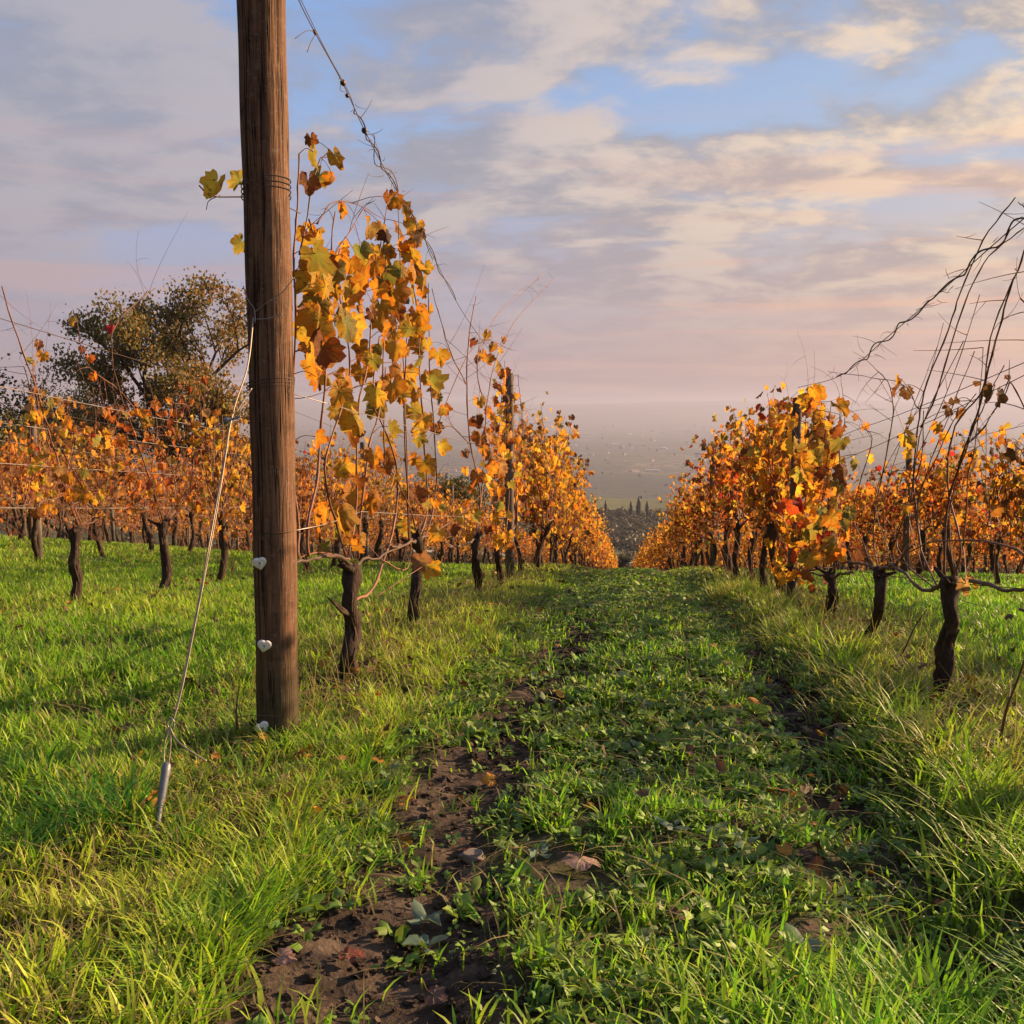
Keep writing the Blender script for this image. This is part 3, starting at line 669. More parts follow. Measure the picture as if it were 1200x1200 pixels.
for j in range(6):
    x0 = 1035+165*xr.rand(); b_ = xr.randn()*14; dx = 40+70*xr.rand(); H_ = 150+260*xr.rand()
    XC.append((.0026+.0014*xr.rand(), (x0, 668), (x0-8+b_, 668-H_*.3), (x0+dx*.35-b_*.4, 668-H_*.65), (x0+dx, 668-H_)))
R1 += [(a_, b_, .034, 'rust' if a_ > 1120 else 'amber') for a_, b_ in poly_pts([(1040, 480), (1200, 470), (1200, 640), (1040, 640)], 16, hr)[:9]]
r1, rb1 = hero('bare dark-caned vine nearest on the right of the path, thick trunk, curled brown leaves', 1.2, [(1104, 800), (1108, 760), (1114, 720), (1112, 675)], .028,
     [(.0062, (1108, 680), (1108, 620), (1112, 580), (1134, 520), (1150, 470), (1168, 400), (1182, 350), (1200, 300)), (.0055, (1116, 680), (1124, 640), (1108, 560), (1118, 500), (1150, 455), (1166, 380), (1190, 318)),
      (.0055, (1100, 690), (1080, 640), (1072, 560), (1078, 500), (1086, 455), (1112, 388), (1128, 340), (1160, 275), (1196, 232)), (.0045, (1078, 500), (1100, 450), (1132, 350), (1162, 296), (1200, 262)),
      (.0045, (1096, 690), (1060, 660), (1050, 620), (1085, 560), (1115, 500), (1145, 460)), (.0035, (1078, 480), (1060, 452), (1020, 445), (970, 435)), (.0035, (1134, 520), (1160, 490), (1182, 450), (1170, 470)),
      (.0035, (1128, 640), (1130, 560), (1136, 520), (1145, 405))]+XC,
     R1, 34, 11, arms=[(.013, (1112, 680), (1085, 690), (1060, 672), (1045, 660)), (.012, (1114, 684), (1140, 680), (1175, 690), (1200, 690))], pal='right', tw_len=.14)
R2 = [(1024, 556, .04, 'rust'), (1018, 574, .04, 'amber'), (1004, 488, .03, 'tan'), (1005, 545, .03, 'olive'), (1000, 540, .03, 'green'), (996, 605, .06, 'green'), (985, 600, .06, 'olive'), (975, 608, .06, 'olive')]
R2 += poly_pts([(965, 560), (1000, 600), (1010, 650), (960, 660), (950, 600)], 22, hr)
r2, rb2 = hero('leaning forked-trunk vine second on the right of the path, few amber leaves', 1.2, [(1016, 768), (1020, 740), (1032, 705), (1030, 665)], .024,
     [(.005, (1030, 670), (1022, 620), (1034, 560), (1044, 500), (1042, 455), (1024, 434)), (.0045, (1026, 675), (1015, 640), (1000, 600), (1022, 520), (1012, 500)), (.005, (1036, 670), (1060, 600), (1075, 540), (1078, 480)),
      (.004, (988, 500), (988, 470), (985, 440)), (.004, (1020, 690), (990, 640), (960, 620), (985, 520), (988, 480))],
     R2, 26, 12, arms=[(.012, (1030, 668), (1005, 660), (985, 660)), (.012, (1032, 668), (1055, 655), (1068, 640))], pal='right', tw_len=.16)
R3 = poly_pts([(950, 460), (985, 470), (990, 560), (985, 650), (940, 670), (935, 560)], 80, hr)+[(972, 490, .08, 'gold'), (965, 500, .075, 'yellow'), (960, 510, .07, 'gold'), (945, 640, .055, 'red'), (930, 620, .06, 'red'), (968, 680, .05, 'amber'), (955, 690, .045, 'rust')]
r3, rb3 = hero('third vine right of the path, leafy top, one big golden leaf', 1.2, [(973, 736), (974, 712), (976, 690), (972, 672)], .024,
     [(.005, (972, 680), (965, 600), (970, 540), (975, 470)), (.005, (976, 680), (985, 600), (984, 520), (988, 470)), (.005, (968, 680), (945, 620), (950, 540), (955, 460))], R3, 30, 13,
     arms=[(.012, (972, 676), (990, 672), (1000, 670)), (.012, (972, 676), (955, 672), (945, 668))], pal='right', tw_len=.25)
R4 = poly_pts([(905, 470), (960, 455), (965, 560), (955, 680), (905, 680), (895, 560)], 210, hr)+[(935, 650, .06, 'red'), (925, 610, .06, 'red'), (940, 480, .06, 'red'), (915, 640, .06, 'red'), (950, 520, .07, 'gold')]
r4, rb4 = hero('fourth vine right of the path, crimson leaves by dark stake', 1.2, [(936, 714), (933, 698), (930, 682), (931, 666)], .025,
     [(.005, (931, 676), (925, 600), (930, 540), (925, 470)), (.005, (935, 676), (945, 600), (944, 520), (948, 460)), (.005, (928, 676), (910, 620), (905, 540), (908, 480))], R4, 40, 14,
     arms=[(.012, (931, 672), (950, 668), (958, 668)), (.012, (931, 672), (915, 668), (905, 668))], pal='redd', tw_len=.3)
# whips rising from the second row on the left: extra tall shoots with a few leaves
W1 = [(45, 402, .05, 'rust'), (38, 422, .05, 'olive'), (50, 415, .05, 'amber'), (42, 487, .06, 'amber')]
w1, wb1 = hero('vine in second row left with long red shoots reaching the top wire', -3.4, [(88, 712), (90, 680), (86, 650), (92, 618)], .029,
     [(.006, (92, 615), (62, 520), (40, 450), (15, 380), (2, 335)), (.005, (92, 615), (110, 600), (45, 480), (30, 430)), (.005, (95, 615), (70, 560), (52, 500), (40, 440)), (.004, (88, 615), (100, 560), (112, 500), (108, 450)), (.004, (92, 615), (75, 570), (85, 510), (70, 470)), (.0035, (92, 618), (120, 590), (128, 520), (140, 480))],
     W1+poly_pts([(30, 450), (120, 480), (135, 600), (40, 600)], 130, hr), 60, 21, pal='field', tw_len=.34, size=.045)
W2 = [(85, 374, .05, 'yellow'), (132, 385, .05, 'red'), (103, 420, .05, 'amber'), (110, 440, .05, 'amber'), (96, 408, .04, 'rust')]
w2, wb2 = hero('vine in second row left with a gnarled forked trunk and a tall leafy whip', -3.4, [(186, 708), (196, 670), (190, 630), (192, 612)], .031,
     [(.005, (192, 615), (160, 520), (135, 450), (128, 410), (132, 385), (160, 355), (180, 340)), (.005, (192, 615), (205, 560), (150, 470), (105, 430), (92, 380)), (.005, (195, 615), (225, 560), (220, 480), (200, 470)), (.004, (190, 615), (178, 560), (185, 500), (176, 450)), (.0035, (192, 615), (215, 580), (232, 520), (240, 470)), (.0035, (190, 615), (165, 590), (150, 540), (148, 500))],
     W2+poly_pts([(120, 480), (240, 440), (250, 600), (135, 600)], 150, hr), 60, 22, pal='field', tw_len=.34, size=.045)

# ------------------------------------------------------------------ posts
def cyl_post(mb, h, r0, r1, sides=28, wob=.0, top_flat=True):
    n = 60; z = np.linspace(-.3, h, n); P = np.stack([wob*np.sin(z*1.7), wob*np.cos(z*1.3)-wob, z], 1)
    th = np.arange(sides); pr = 1+.018*np.sin(th*3*2*math.pi/sides+1)+.012*np.sin(th*5*2*math.pi/sides)
    k = np.linspace(0, 1, n); rad = r0+(r1-r0)*k+.0012*np.sin(z*14)
    T = []; V = np.zeros((n, sides, 3)); a = th*2*math.pi/sides
    V[..., 0] = P[:, 0:1]+rad[:, None]*pr*np.cos(a); V[..., 1] = P[:, 1:2]+rad[:, None]*pr*np.sin(a); V[..., 2] = z[:, None]
    V = V.reshape(-1, 3); V = np.vstack([V, [P[-1, 0], P[-1, 1], h+.004]])
    i = np.arange(n-1)[:, None]*sides; j = th[None, :]; j2 = (j+1) % sides
    Qd = np.stack([i+j, i+j2, i+sides+j2, i+sides+j], -1).reshape(-1, 4)
    mb.add(V, Qd, [(n*sides, (n-1)*sides+q, (n-1)*sides+(q+1) % sides) for q in range(sides)])
PX, PY = -1.1, 2.95; PZ = gzf(PX, PY)
post = empty('vineyard_post', (PX, PY, PZ)); tag(post, 'big round weathered wooden end post in the left foreground', 'post')
post.rotation_euler[1] = .006
mb = MB(); cyl_post(mb, 2.62, .0640, .0715, 40, .004); mb.build('pole', M_post, post)
def prad(z): return .0640+.0075*(z+.3)/2.92
def wrap(zs, tilt, turns, r=.0016, loose=.0):
    n = int(36*turns); a = np.linspace(0, 2*math.pi*turns, n); zc_ = np.linspace(zs[0], zs[1], n)
    z = zc_+tilt*np.cos(a+.6); rr = prad(zc_)*1.03+r+loose*np.maximum(0, np.sin(a*.5))
    return np.stack([rr*np.cos(a), rr*np.sin(a), z], 1)
for (z0, z1, tl, tu, rr) in ((1.68, 1.73, .012, 3.2, .0018), (1.335, 1.345, .03, 1.2, .0014), (1.10, 1.135, .01, 3.1, .0018), (.665, .668, .002, 1.05, .0016)):
    wmb = MB(); tube(wmb, wrap((z0, z1), tl, tu, rr), rr, 5, caps=True); wmb.build('wire_wrap', M_wdark, post)
# white heart-shaped insulators screwed to the face of the post
vd = norm(np.array([0-PX, 0-PY, 0])); sdv = np.array([vd[1], -vd[0], 0])*-1
def insulator(pxx, pyy, rot):
    q = on_y(pxx, pyy, PY-.06)-np.array([PX, PY, PZ]); q[:2] = q[:2]
    h2 = q[:2]@sdv[:2]; h2 = max(-.045, min(.05, h2)); R_ = prad(q[2]); q[:2] = sdv[:2]*h2+vd[:2]*(math.sqrt(R_**2-h2**2)+.004)
    mb = MB(); a = np.linspace(0, 2*math.pi, 25); hx = 16*np.sin(a)**3/17; hy = (13*np.cos(a)-5*np.cos(2*a)-2*np.cos(3*a)-np.cos(4*a))/17
    n3 = np.array([vd[0], vd[1], .0]); u3 = np.array([sdv[0], sdv[1], 0]); up = np.array([0, 0, 1.])
    def plc(x, y, z, s): 
        x2 = x*math.cos(rot)-y*math.sin(rot); y2 = x*math.sin(rot)+y*math.cos(rot); return q+u3*x2*s+up*y2*s+n3*z
    P = np.array([plc(x, y, .008+.004*y, .0165) for x, y in zip(hx, hy)]); tube(mb, P, .0068, 10, (1, 1, 1), 0, False)
    P = np.array([plc(x, y, .010, .008) for x, y in zip(hx, hy)]); tube(mb, P, .0056, 8, (1, 1, 1), 0, False)
    P = np.array([plc(0, 0, z, .0) for z in (-.004, .004, .012)]); tube(mb, P, [.012, .012, .008], 10, (1, 1, 1)); o = mb.build('insulator', M_white, post)
    sm = MB(); tube(sm, np.array([plc(0, .0, .011, 0), plc(0, 0, .0155, 0)]), .004, 8); sm.build('screw', M_steel, o); return o
insulator(303, 659, .15); insulator(309, 755, -.2); insulator(306, 851, .5)['label'] = 'grey-white insulator half hidden in grass at the foot of the post'

def stake(x, y, h, r, label, mat=M_post2, tilt=0., sides=10):
    z = gzf(x, y); o_ = MB(); n = 12; zz_ = np.linspace(-.3, h, n); tube(o_, np.stack([tilt*zz_, 0*zz_, zz_], 1), r*(1-.1*np.linspace(0, 1, n)), sides, (1, 1, 1), .05)
    root = empty('trellis_stake', (x, y, z)); tag(root, label, 'post', 'stakes along the vine rows'); o_.build('pole', mat, root)
    c = MB()
    for zw in (.6, h*.62, h-.1):
        a = np.linspace(0, 2*math.pi, 14); tube(c, np.stack([tilt*zw+r*1.06*np.cos(a), r*1.06*np.sin(a), zw+.004*np.sin(a)], 1), .0022, 4)
        if y < 14: c.build('wire_clip', M_wdark, root); c = MB()
    return root
stake(-1.1, 9.3, 1.98, .045, 'dark grey stake rising bare above thin foliage in the row left of the path')
stake(1.2, 7.15, 1.48, .035, 'dark stake ringed by crimson leaves at the top, row right of the path')
q = on_x(38, 505, -5.75); stake(-5.75, float(q[1]), 1.55, .042, 'dark straight stake near the left edge behind the second vine row')
q = on_x(16, 560, -8.1); stake(-8.1, float(q[1])+.3, 1.5, .03, 'thin pale stake at the far left edge', M_post, .05)
for rx in ROWS:
    y = {-1.1: 15.6, 1.2: 13.4}.get(rx, 9.5+abs(rx)*.9); k = 0
    while y < 44:
        nm = rowname[rx]; far_ = k > 1
        lab = ('%s stake down the %s, mostly hidden by leaves' % (ORD[k], nm))
        if not (rx in (-5.75,) and k == 0): stake(rx, y, 1.98 if rx == -1.1 else 1.62, .04, lab, M_post2, rs.randn()*.015)
        y += 6.4; k += 1
        if rx not in (-1.1, 1.2) and k > 2: break

# ------------------------------------------------------------------ trellis wires
def wire(pts, r, label, mat=M_wire, name='trellis_wire', twist=False, sides=4, sag=.01):
    mb = MB(); P = []
    for k in range(len(pts)-1):
        a, b = np.array(pts[k], float), np.array(pts[k+1], float); n = max(3, int(min(30, np.linalg.norm(b-a)*1.5)))
        for q in np.linspace(0, 1, n, endpoint=False): P.append(a*(1-q)+b*q-[0, 0, sag*4*q*(1-q)])
    P.append(np.array(pts[-1], float)); P = np.array(P)
    tube(mb, P, r, sides)
    if twist:
        k = np.arange(len(P)); tube(mb, P+np.stack([.004*np.cos(k), 0*k, .004+.003*np.sin(k*1.3)], 1), r*.8, sides)
    o = mb.build(name, mat); tag(o, label, 'wire', 'trellis wires along the vine rows'); return o
def ly(rx, y, h): return (rx, y, gzf(rx, y)+h)
a = on_x(350, 0, -1.1); TW = [(-1.1, 2.98, PZ+2.56), tuple(a), tuple(on_x(402, 98, -1.1)), tuple(on_x(427, 152, -1.1)), tuple(on_x(460, 215, -1.1)), tuple(on_x(500, 285, -1.1)), tuple(on_x(545, 370, -1.1)), (-1.1, 9.3, 1.32)]
mb = MB(); P = catmull(TW, 80); tube(mb, P, .0019, 5)
k = np.arange(30); tube(mb, P[:30]+np.stack([.003*np.cos(k*.5), 0*k, .011*np.sin(k*math.pi/29)], 1), .0014, 5)
tw = mb.build('trellis_wire', M_wdark); tag(tw, 'dark top wire with joined strands slanting down from the big post', 'wire', 'trellis wires along the vine rows')
for (px_, py_, s) in ((402, 97, .011), (407, 112, .008), (427, 153, .012)):
    q = on_x(px_, py_, -1.1); mb = MB(); nn = 9; tt = np.linspace(-1, 1, nn); dirv = norm(np.array(TW[3])-np.array(TW[2]))
    tube(mb, q+dirv*tt[:, None]*s*1.3, s*np.sqrt(np.clip(1.02-tt**2, .02, 1)), 10, (1, 1, 1), .15); mb.build('wire_joiner', M_bakel, tw)
for pts in ([(371, 38), (360, 36), (346, 45)], [(370, 40), (364, 50), (360, 61)], [(427, 155), (430, 164)], [(404, 96), (397, 92)], [(405, 108), (399, 106), (399, 100)]):
    mb = MB(); tube(mb, catmull([on_x(p_[0], p_[1], -1.1) for p_ in pts], 8), .0013, 5); mb.build('wire_end', M_wdark, tw)
mb = MB(); q = on_x(369, 38, -1.1); tube(mb, q+norm(np.array(TW[2])-np.array(TW[1]))*np.linspace(-.015, .015, 5)[:, None], [.003, .006, .005, .006, .003], 8); mb.build('wire_joiner', M_wdark, tw)
# dead tendrils wound round the top wire
tm_ = MB(); ii = rs.randint(28, 62, 34)
for j in ii:
    T = twig(tm_, P[j]+rs.randn(3)*.01, norm(rs.randn(3)+[0, .3, 0]), .03+.07*rs.rand(), .0014, rs, (.12, .06, .04))
T = catmull([P[j]+[.01*math.sin(j), 0, .012*math.cos(j)] for j in range(28, 66, 1)], 90); tube(tm_, T, .0028, 5, (.12, .06, .04), .2)
T = catmull([P[j]+[.02*math.cos(j*.7), 0, .02*math.sin(j*.9)] for j in range(34, 60, 1)], 90); tube(tm_, T, .002, 5, (.10, .05, .035), .2)
tm_.build('dried_tendrils', M_cane, tw)
wire([ly(-1.1, 9.3, 1.88), ly(-1.1, 15.6, 1.9), ly(-1.1, 22, 1.9), ly(-1.1, 44, 1.9)], .0022, 'top wire running on beyond the grey stake left of the path')
wire([(-1.04, 2.95, PZ+1.10), ly(-1.1, 9.3, 1.25), ly(-1.1, 22, 1.25)], .0016, 'middle wire from the big post through the bare canes')
wire([(-1.04, 2.95, PZ+.667), ly(-1.1, 4, .66), ly(-1.1, 9.3, .62), ly(-1.1, 22, .6)], .0018, 'low wire from the big post carrying the old vine arms')
def rw(px_, py_): return tuple(on_x(px_, py_, 1.2))
mb = MB(); TWR = [(1.2, 1.2, 2.2), rw(1320, 165), rw(1200, 256), rw(1110, 335), rw(1040, 395), rw(985, 440), (1.2, 7.15, gzf(1.2, 7.15)+1.55)]
P = catmull(TWR, 70); tube(mb, P, .0019, 5); twr = mb.build('trellis_wire', M_wdark); tag(twr, 'dark top wire wound with dead tendrils right of the path', 'wire', 'trellis wires along the vine rows')
tm_ = MB()
for j in rs.randint(12, 60, 44): twig(tm_, P[j]+rs.randn(3)*.008, norm(rs.randn(3)+[0, 0, -.3]), .03+.07*rs.rand(), .0014, rs, (.10, .05, .035))
T = catmull([P[j]+[.012*math.sin(j), 0, .012*math.cos(j*1.3)] for j in range(8, 60)], 120); tube(tm_, T, .0032, 5, (.085, .045, .032), .25)
tm_.build('dried_tendrils', M_cane, twr)
for a_, b_, lab in (((1200, 440), (985, 540), 'upper middle wire crossing the sky right of the path'), ((1200, 425), (1000, 505), 'lighter doubled wire just above the upper middle wire on the right'),
                    ((1200, 548), (960, 615), 'lower middle wire level with the red leaves on the right'), ((1200, 690), (1000, 668), 'low wire joining the trunk heads right of the path')):
    A_, B_ = np.array(rw(*a_)), np.array(rw(*b_)); dv = (B_-A_)/(B_[1]-A_[1]); wire([tuple(A_-dv*1.4), tuple(A_), tuple(B_), tuple(A_+dv*(9.5-A_[1])*.9)], .0015, lab, M_wdark)
wire([ly(1.2, 7.15, 1.52), ly(1.2, 13.4, 1.5), ly(1.2, 26, 1.5), ly(1.2, 44, 1.5)], .002, 'top wire continuing beyond the crimson-leaved stake right of the path')
for rx in ROWS[2:]:
    y0 = {-3.4: 3.6, -5.75: 6.5, 3.5: 5.}.get(rx, 9+abs(rx)*.5)
    for hh, nm in ((1.72 if rx == -3.4 else 1.5, 'top'), (1.15, 'middle'), (.68, 'lowest')):
        wire([ly(rx, y0, hh), ly(rx, y0+5, hh), ly(rx, y0+11, hh), ly(rx, y0+18, hh)], .0024, '%s wire of the %s' % (nm, rowname[rx]), M_wire if nm != 'top' else M_wdark)
wire([ly(-3.4, 3.6, .92), ly(-3.4, 9, .95), ly(-3.4, 16, .95)], .0024, 'pale extra wire between middle and lowest of the second row left')
wire([ly(-3.37, 3.6, 1.34), ly(-3.4, 9, 1.34), ly(-3.4, 16, 1.34)], .0024, 'pale extra wire below the top of the second row left')

# ------------------------------------------------------------------ guy cable and ground anchor
AX, AY = -1.03, 2.12; AZ = gzf(AX, AY)
att = np.array([PX-.03, PY-.075, on_y(297, 372, PY-.075)[2]]); att[0] = on_y(297, 372, PY-.075)[0]
def gpt(px_, py_):
    # the cable lies in the vertical plane through anchor and post
    k = np.linspace(0, 1, 400)[:, None]; top_ = att; bot = on_y(186, 985, AY); L = top_*(1-k)+bot*k
    v_ = L-np.array([0, 0, EYE]); zz2 = v_@_f; py2 = 600-FPX*(v_@_u)/zz2; j = np.abs(py2-py_).argmin()
    return on_y(px_, py_, L[j][1])
guy = empty('guy_cable', on_y(186, 985, AY)); gb = np.array(guy.location); tag(guy, 'straw-coloured guy cable bracing the big post, down to the grass', 'guy wire')
def gpart(name, pts, r, mat, sides=6, n=None, parent=guy):
    mb = MB(); tube(mb, catmull([gpt(*p_) for p_ in pts], n or 6*len(pts))-gb, r, sides); return mb.build(name, mat, parent)
gpart('cable', [(297, 372), (290, 430), (272, 488), (250, 610), (225, 745), (205, 838)], .0023, M_guy, n=30)
gpart('cable_return', [(270, 498), (254, 600), (237, 690), (215, 800), (203, 846)], .0016, M_guy, n=24)
gpart('cable_tail', [(277, 483), (285, 470), (295, 455)], .0022, M_guy)
gpart('cable_fork', [(285, 335), (291, 352), (298, 362), (299, 378)], .0014, M_wire)
gpart('cable_fork', [(298, 366), (312, 355), (330, 343), (345, 325)], .0014, M_wire)
gpart('cable_fork', [(300, 374), (315, 373), (330, 368)], .0014, M_wire)
te = gpart('tensioner', [(263, 494), (268, 492), (276, 490), (282, 488)], [.004, .0075, .009, .0095, .0095, .0095, .009, .0085, .007, .006, .004, .003]+[.003]*12, M_steel, 8, 24)
ring = MB(); c_ = gpt(200, 848)-gb; a_ = np.linspace(0, 2*math.pi, 18); tube(ring, c_+np.stack([.009*np.cos(a_), 0*a_, .014*np.sin(a_)], 1), .0022, 6); ring.build('thimble', M_steel, guy)
gpart('anchor_link', [(199, 852), (193, 872), (192, 895)], .0018, M_guy)
gpart('anchor_link', [(199, 852), (200, 872), (198, 893)], .0018, M_guy)
gpart('loose_end', [(199, 852), (206, 866), (220, 878), (242, 892)], .0022, M_guy)
rod = MB(); P = catmull([gpt(196, 893), gpt(194, 905), gpt(190, 930), gpt(186, 955), gpt(183, 990)], 14)-gb; tube(rod, P, [.006, .010, .0115, .0115, .011, .0105, .010, .0095, .008, .0075, .007, .007, .006, .005], 10, (1, 1, 1), .05)
rod.build('anchor_rod', M_steel, guy)

# ------------------------------------------------------------------ grass
def ground_at(px_, py_):
    q = ray(px_, py_); k = np.linspace(.8, 14, 3000); P = np.array([0, 0, EYE])+q[None]*k[:, None]; z = gz(P[:, 0], P[:, 1]); j = np.argmax(P[:, 2] < z+.004); return P[j]
CLR = [(ground_at(a, b), r) for a, b, r in ((680, 1022, .10), (576, 921, .05), (690, 950, .045), (553, 1004, .06), (1058, 918, .06), (1082, 952, .05), (408, 1130, .05), (862, 834, .05), (330, 1132, .05), (508, 1178, .05), (445, 898, .05),
       (480, 942, .04), (983, 857, .05), (950, 1010, .05), (618, 892, .04), (1118, 885, .05), (265, 1064, .04), (152, 770, .05), (497, 1072, .05), (633, 982, .05), (1175, 1068, .06), (940, 1090, .05))]
def cleared(x, y, pad):
    ok = np.ones(len(x), bool)
    for q, r in CLR:
        dx = x-q[0]; dy = y-(q[1]-r*.6); ok &= ~((dx/(r+pad))**2+(dy/(r*1.5+pad))**2 < 1)
    return ok
def blades(mb, base, az, h, w, lean, c0, c1):
    N = len(base); ts = np.array([0, .38, .72, 1.]); ws = np.array([.8, 1., .72, 0])
    dx, dy = np.cos(az), np.sin(az); sx, sy = -dy, dx
    V = np.zeros((N, 7, 3)); C = np.zeros((N, 7, 3)); i = 0
    for k, (tt, wk) in enumerate(zip(ts, ws)):
        o = lean*h*tt**1.8; z = h*(tt-.42*lean*tt**2.2)
        cx = base[:, 0]+dx*o; cy = base[:, 1]+dy*o; cz = base[:, 2]+z
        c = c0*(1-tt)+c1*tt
        if k < 3:
            for s in (-1, 1):
                V[:, i, 0] = cx+sx*w*wk*s*.5; V[:, i, 1] = cy+sy*w*wk*s*.5; V[:, i, 2] = cz; C[:, i] = c; i += 1
        else: V[:, i] = np.stack([cx, cy, cz], 1); C[:, i] = c
    off = (np.arange(N)*7)[:, None, None]
    q = (np.array([[0, 1, 3, 2], [2, 3, 5, 4]])[None]+off).reshape(-1, 4); tr = (np.array([[4, 5, 6]])[None]+off).reshape(-1, 3)
    mb.add(V.reshape(-1, 3), q, tr, C.reshape(-1, 3))
def wedge(n, y0, y1, rng, pw=1.):
    y = y0+(y1-y0)*rng.rand(n)**pw; x = (-.74-.5/np.maximum(y, .5)+(1.30+1.1/np.maximum(y, .5))*rng.rand(n))*y
    return x, y
G_G = np.array([.13, .265, .025]); G_Y = np.array([.40, .42, .045]); G_D = np.array([.36, .27, .12]); G_DK = np.array([.04, .14, .018])
gmb = MB()
def grass_zone(ntuft, per, y0, y1, hs, ws, rng, tuft_r=.03, pw=1.):
    x, y = wedge(ntuft, y0, y1, rng, pw)
    bank_l = np.exp(-((x+1.05)/.42)**2); bank_r = np.exp(-((x-1.22)/.40)**2); row = np.zeros_like(x)
    for rx in ROWS: row = np.maximum(row, np.exp(-((x-rx)/.35)**2))
    path = ((x > -.68) & (x < .88)).astype(float)
    so_ = track(x, y)*path
    cl = fbm(x*1.6, y*1.6, 3, 51)+.5; cl2 = fbm(x*.7+9, y*.7, 3, 61)+.5
    keep = np.where(path > 0, (1-so_*.86)*np.where(y > 7, .9, .45+.4*(cl > .5)), .45+.6*cl)
    fr = np.clip(np.exp(-((x-.45)/.42)**2-((y-1.25)/.42)**2)*1.3, 0, 1)       # lush corner at the bottom right
    keep = np.maximum(keep, fr*.9)
    ok = (rng.rand(ntuft) < keep) & cleared(x, y, .03)
    x, y, bank_l, bank_r, row, path, cl, cl2, fr = [q[ok] for q in (x, y, bank_l, bank_r, row, path, cl, cl2, fr)]
    hh = np.where(path > 0, .035+.04*cl, .045+.06*cl)+bank_l*.028+bank_r*.035+fr*.075
    n = len(x); rep = rng.poisson(per*np.where(path > 0, .7, 1.), n)+1
    ix = np.repeat(np.arange(n), rep); N = len(ix)
    bx = x[ix]+rng.randn(N)*tuft_r; by = y[ix]+rng.randn(N)*tuft_r
    az = np.arctan2(by-y[ix], bx-x[ix])+rng.randn(N)*.7
    h = hh[ix]*(.45+.95*rng.rand(N))*hs; lean = .15+.75*rng.rand(N)+bank_r[ix]*.25
    dry = (rng.rand(N) < (.06+.36*bank_l[ix]+.34*bank_r[ix]+.12*row[ix]+.05*(1-cl2[ix])))[:, None]
    yv = np.clip(cl2[ix]*.7+.22*(x[ix] < -.7)+bank_l[ix]*.5+bank_r[ix]*.6+rng.randn(N)*.22-fr[ix]*.1-.15, 0, 1)[:, None]
    c = G_G*(1-yv)+G_Y*yv; dk = np.clip(.5-cl[ix], 0, .5)[:, None]*1.2; c = c*(1-dk)+G_DK*dk
    c = np.where(dry, G_D*(.5+.6*rng.rand(N, 1)), c)*(.75+.5*rng.rand(N, 1))
    wd = ws*(.6+.8*rng.rand(N))*np.where(dry[:, 0], .6, 1.)
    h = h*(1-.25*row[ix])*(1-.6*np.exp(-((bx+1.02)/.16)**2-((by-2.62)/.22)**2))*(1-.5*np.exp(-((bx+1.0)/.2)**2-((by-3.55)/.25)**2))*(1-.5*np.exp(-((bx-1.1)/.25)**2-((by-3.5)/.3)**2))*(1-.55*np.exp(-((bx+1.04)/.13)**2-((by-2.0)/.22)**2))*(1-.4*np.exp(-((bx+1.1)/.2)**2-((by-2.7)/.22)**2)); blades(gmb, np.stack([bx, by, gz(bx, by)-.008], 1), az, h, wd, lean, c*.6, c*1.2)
g = np.random.RandomState(77)
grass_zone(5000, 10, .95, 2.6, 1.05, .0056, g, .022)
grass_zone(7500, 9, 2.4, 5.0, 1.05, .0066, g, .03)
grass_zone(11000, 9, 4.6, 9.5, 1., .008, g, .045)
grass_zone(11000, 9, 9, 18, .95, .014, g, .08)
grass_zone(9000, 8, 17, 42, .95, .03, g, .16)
# long drooping tussocks along the edges of the banks
def tussock(x, y, n, h, rng, col, w=.0045, spread=.04):
    bx = x+rng.randn(n)*spread; by = y+rng.randn(n)*spread; az = np.arctan2(by-y, bx-x)+rng.randn(n)*.5
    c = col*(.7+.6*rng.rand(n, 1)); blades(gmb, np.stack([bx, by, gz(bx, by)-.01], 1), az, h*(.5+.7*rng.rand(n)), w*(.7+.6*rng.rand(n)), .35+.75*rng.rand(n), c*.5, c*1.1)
for k in range(120): y = 1.8+7*g.rand()**1.3; tussock(.93+g.randn()*.10, y, 32, .13+.08*g.rand(), g, G_G*.6+G_Y*.4 if (g.rand() < .5 or y < 2.7) else G_D*.6+G_Y*.4, .0062)
for k in range(90): y = 1.5+7*g.rand()**1.3; tussock(-.82+g.randn()*.12, y, 40, .08+.05*g.rand(), g, G_Y*.8+G_G*.2)
for k in range(60): y = 1.3+1.9*g.rand(); x = -.7*y-.05+.9*g.rand()*y*.6; tussock(min(x, -.75), y, 50, .08+.06*g.rand(), g, G_G*.8+G_Y*.2, .005)
for k in range(10): tussock(-1.45+g.randn()*.14, 2.3+g.randn()*.14, 50, .15, g, G_DK*.9+G_G*.3, .0055)
for k in range(26): a = g.rand()*6.28; tussock(PX+.12*math.cos(a), PY+.12*math.sin(a), 16, .08+.05*g.rand(), g, G_D*.4+G_Y*.6 if g.rand() < .5 else G_G, .0045)
for k in range(30): tussock(.35+g.rand()*.55, 1.15+g.rand()*.6, 34, .13+.06*g.rand(), g, G_G*.85+G_Y*.15, .0058)
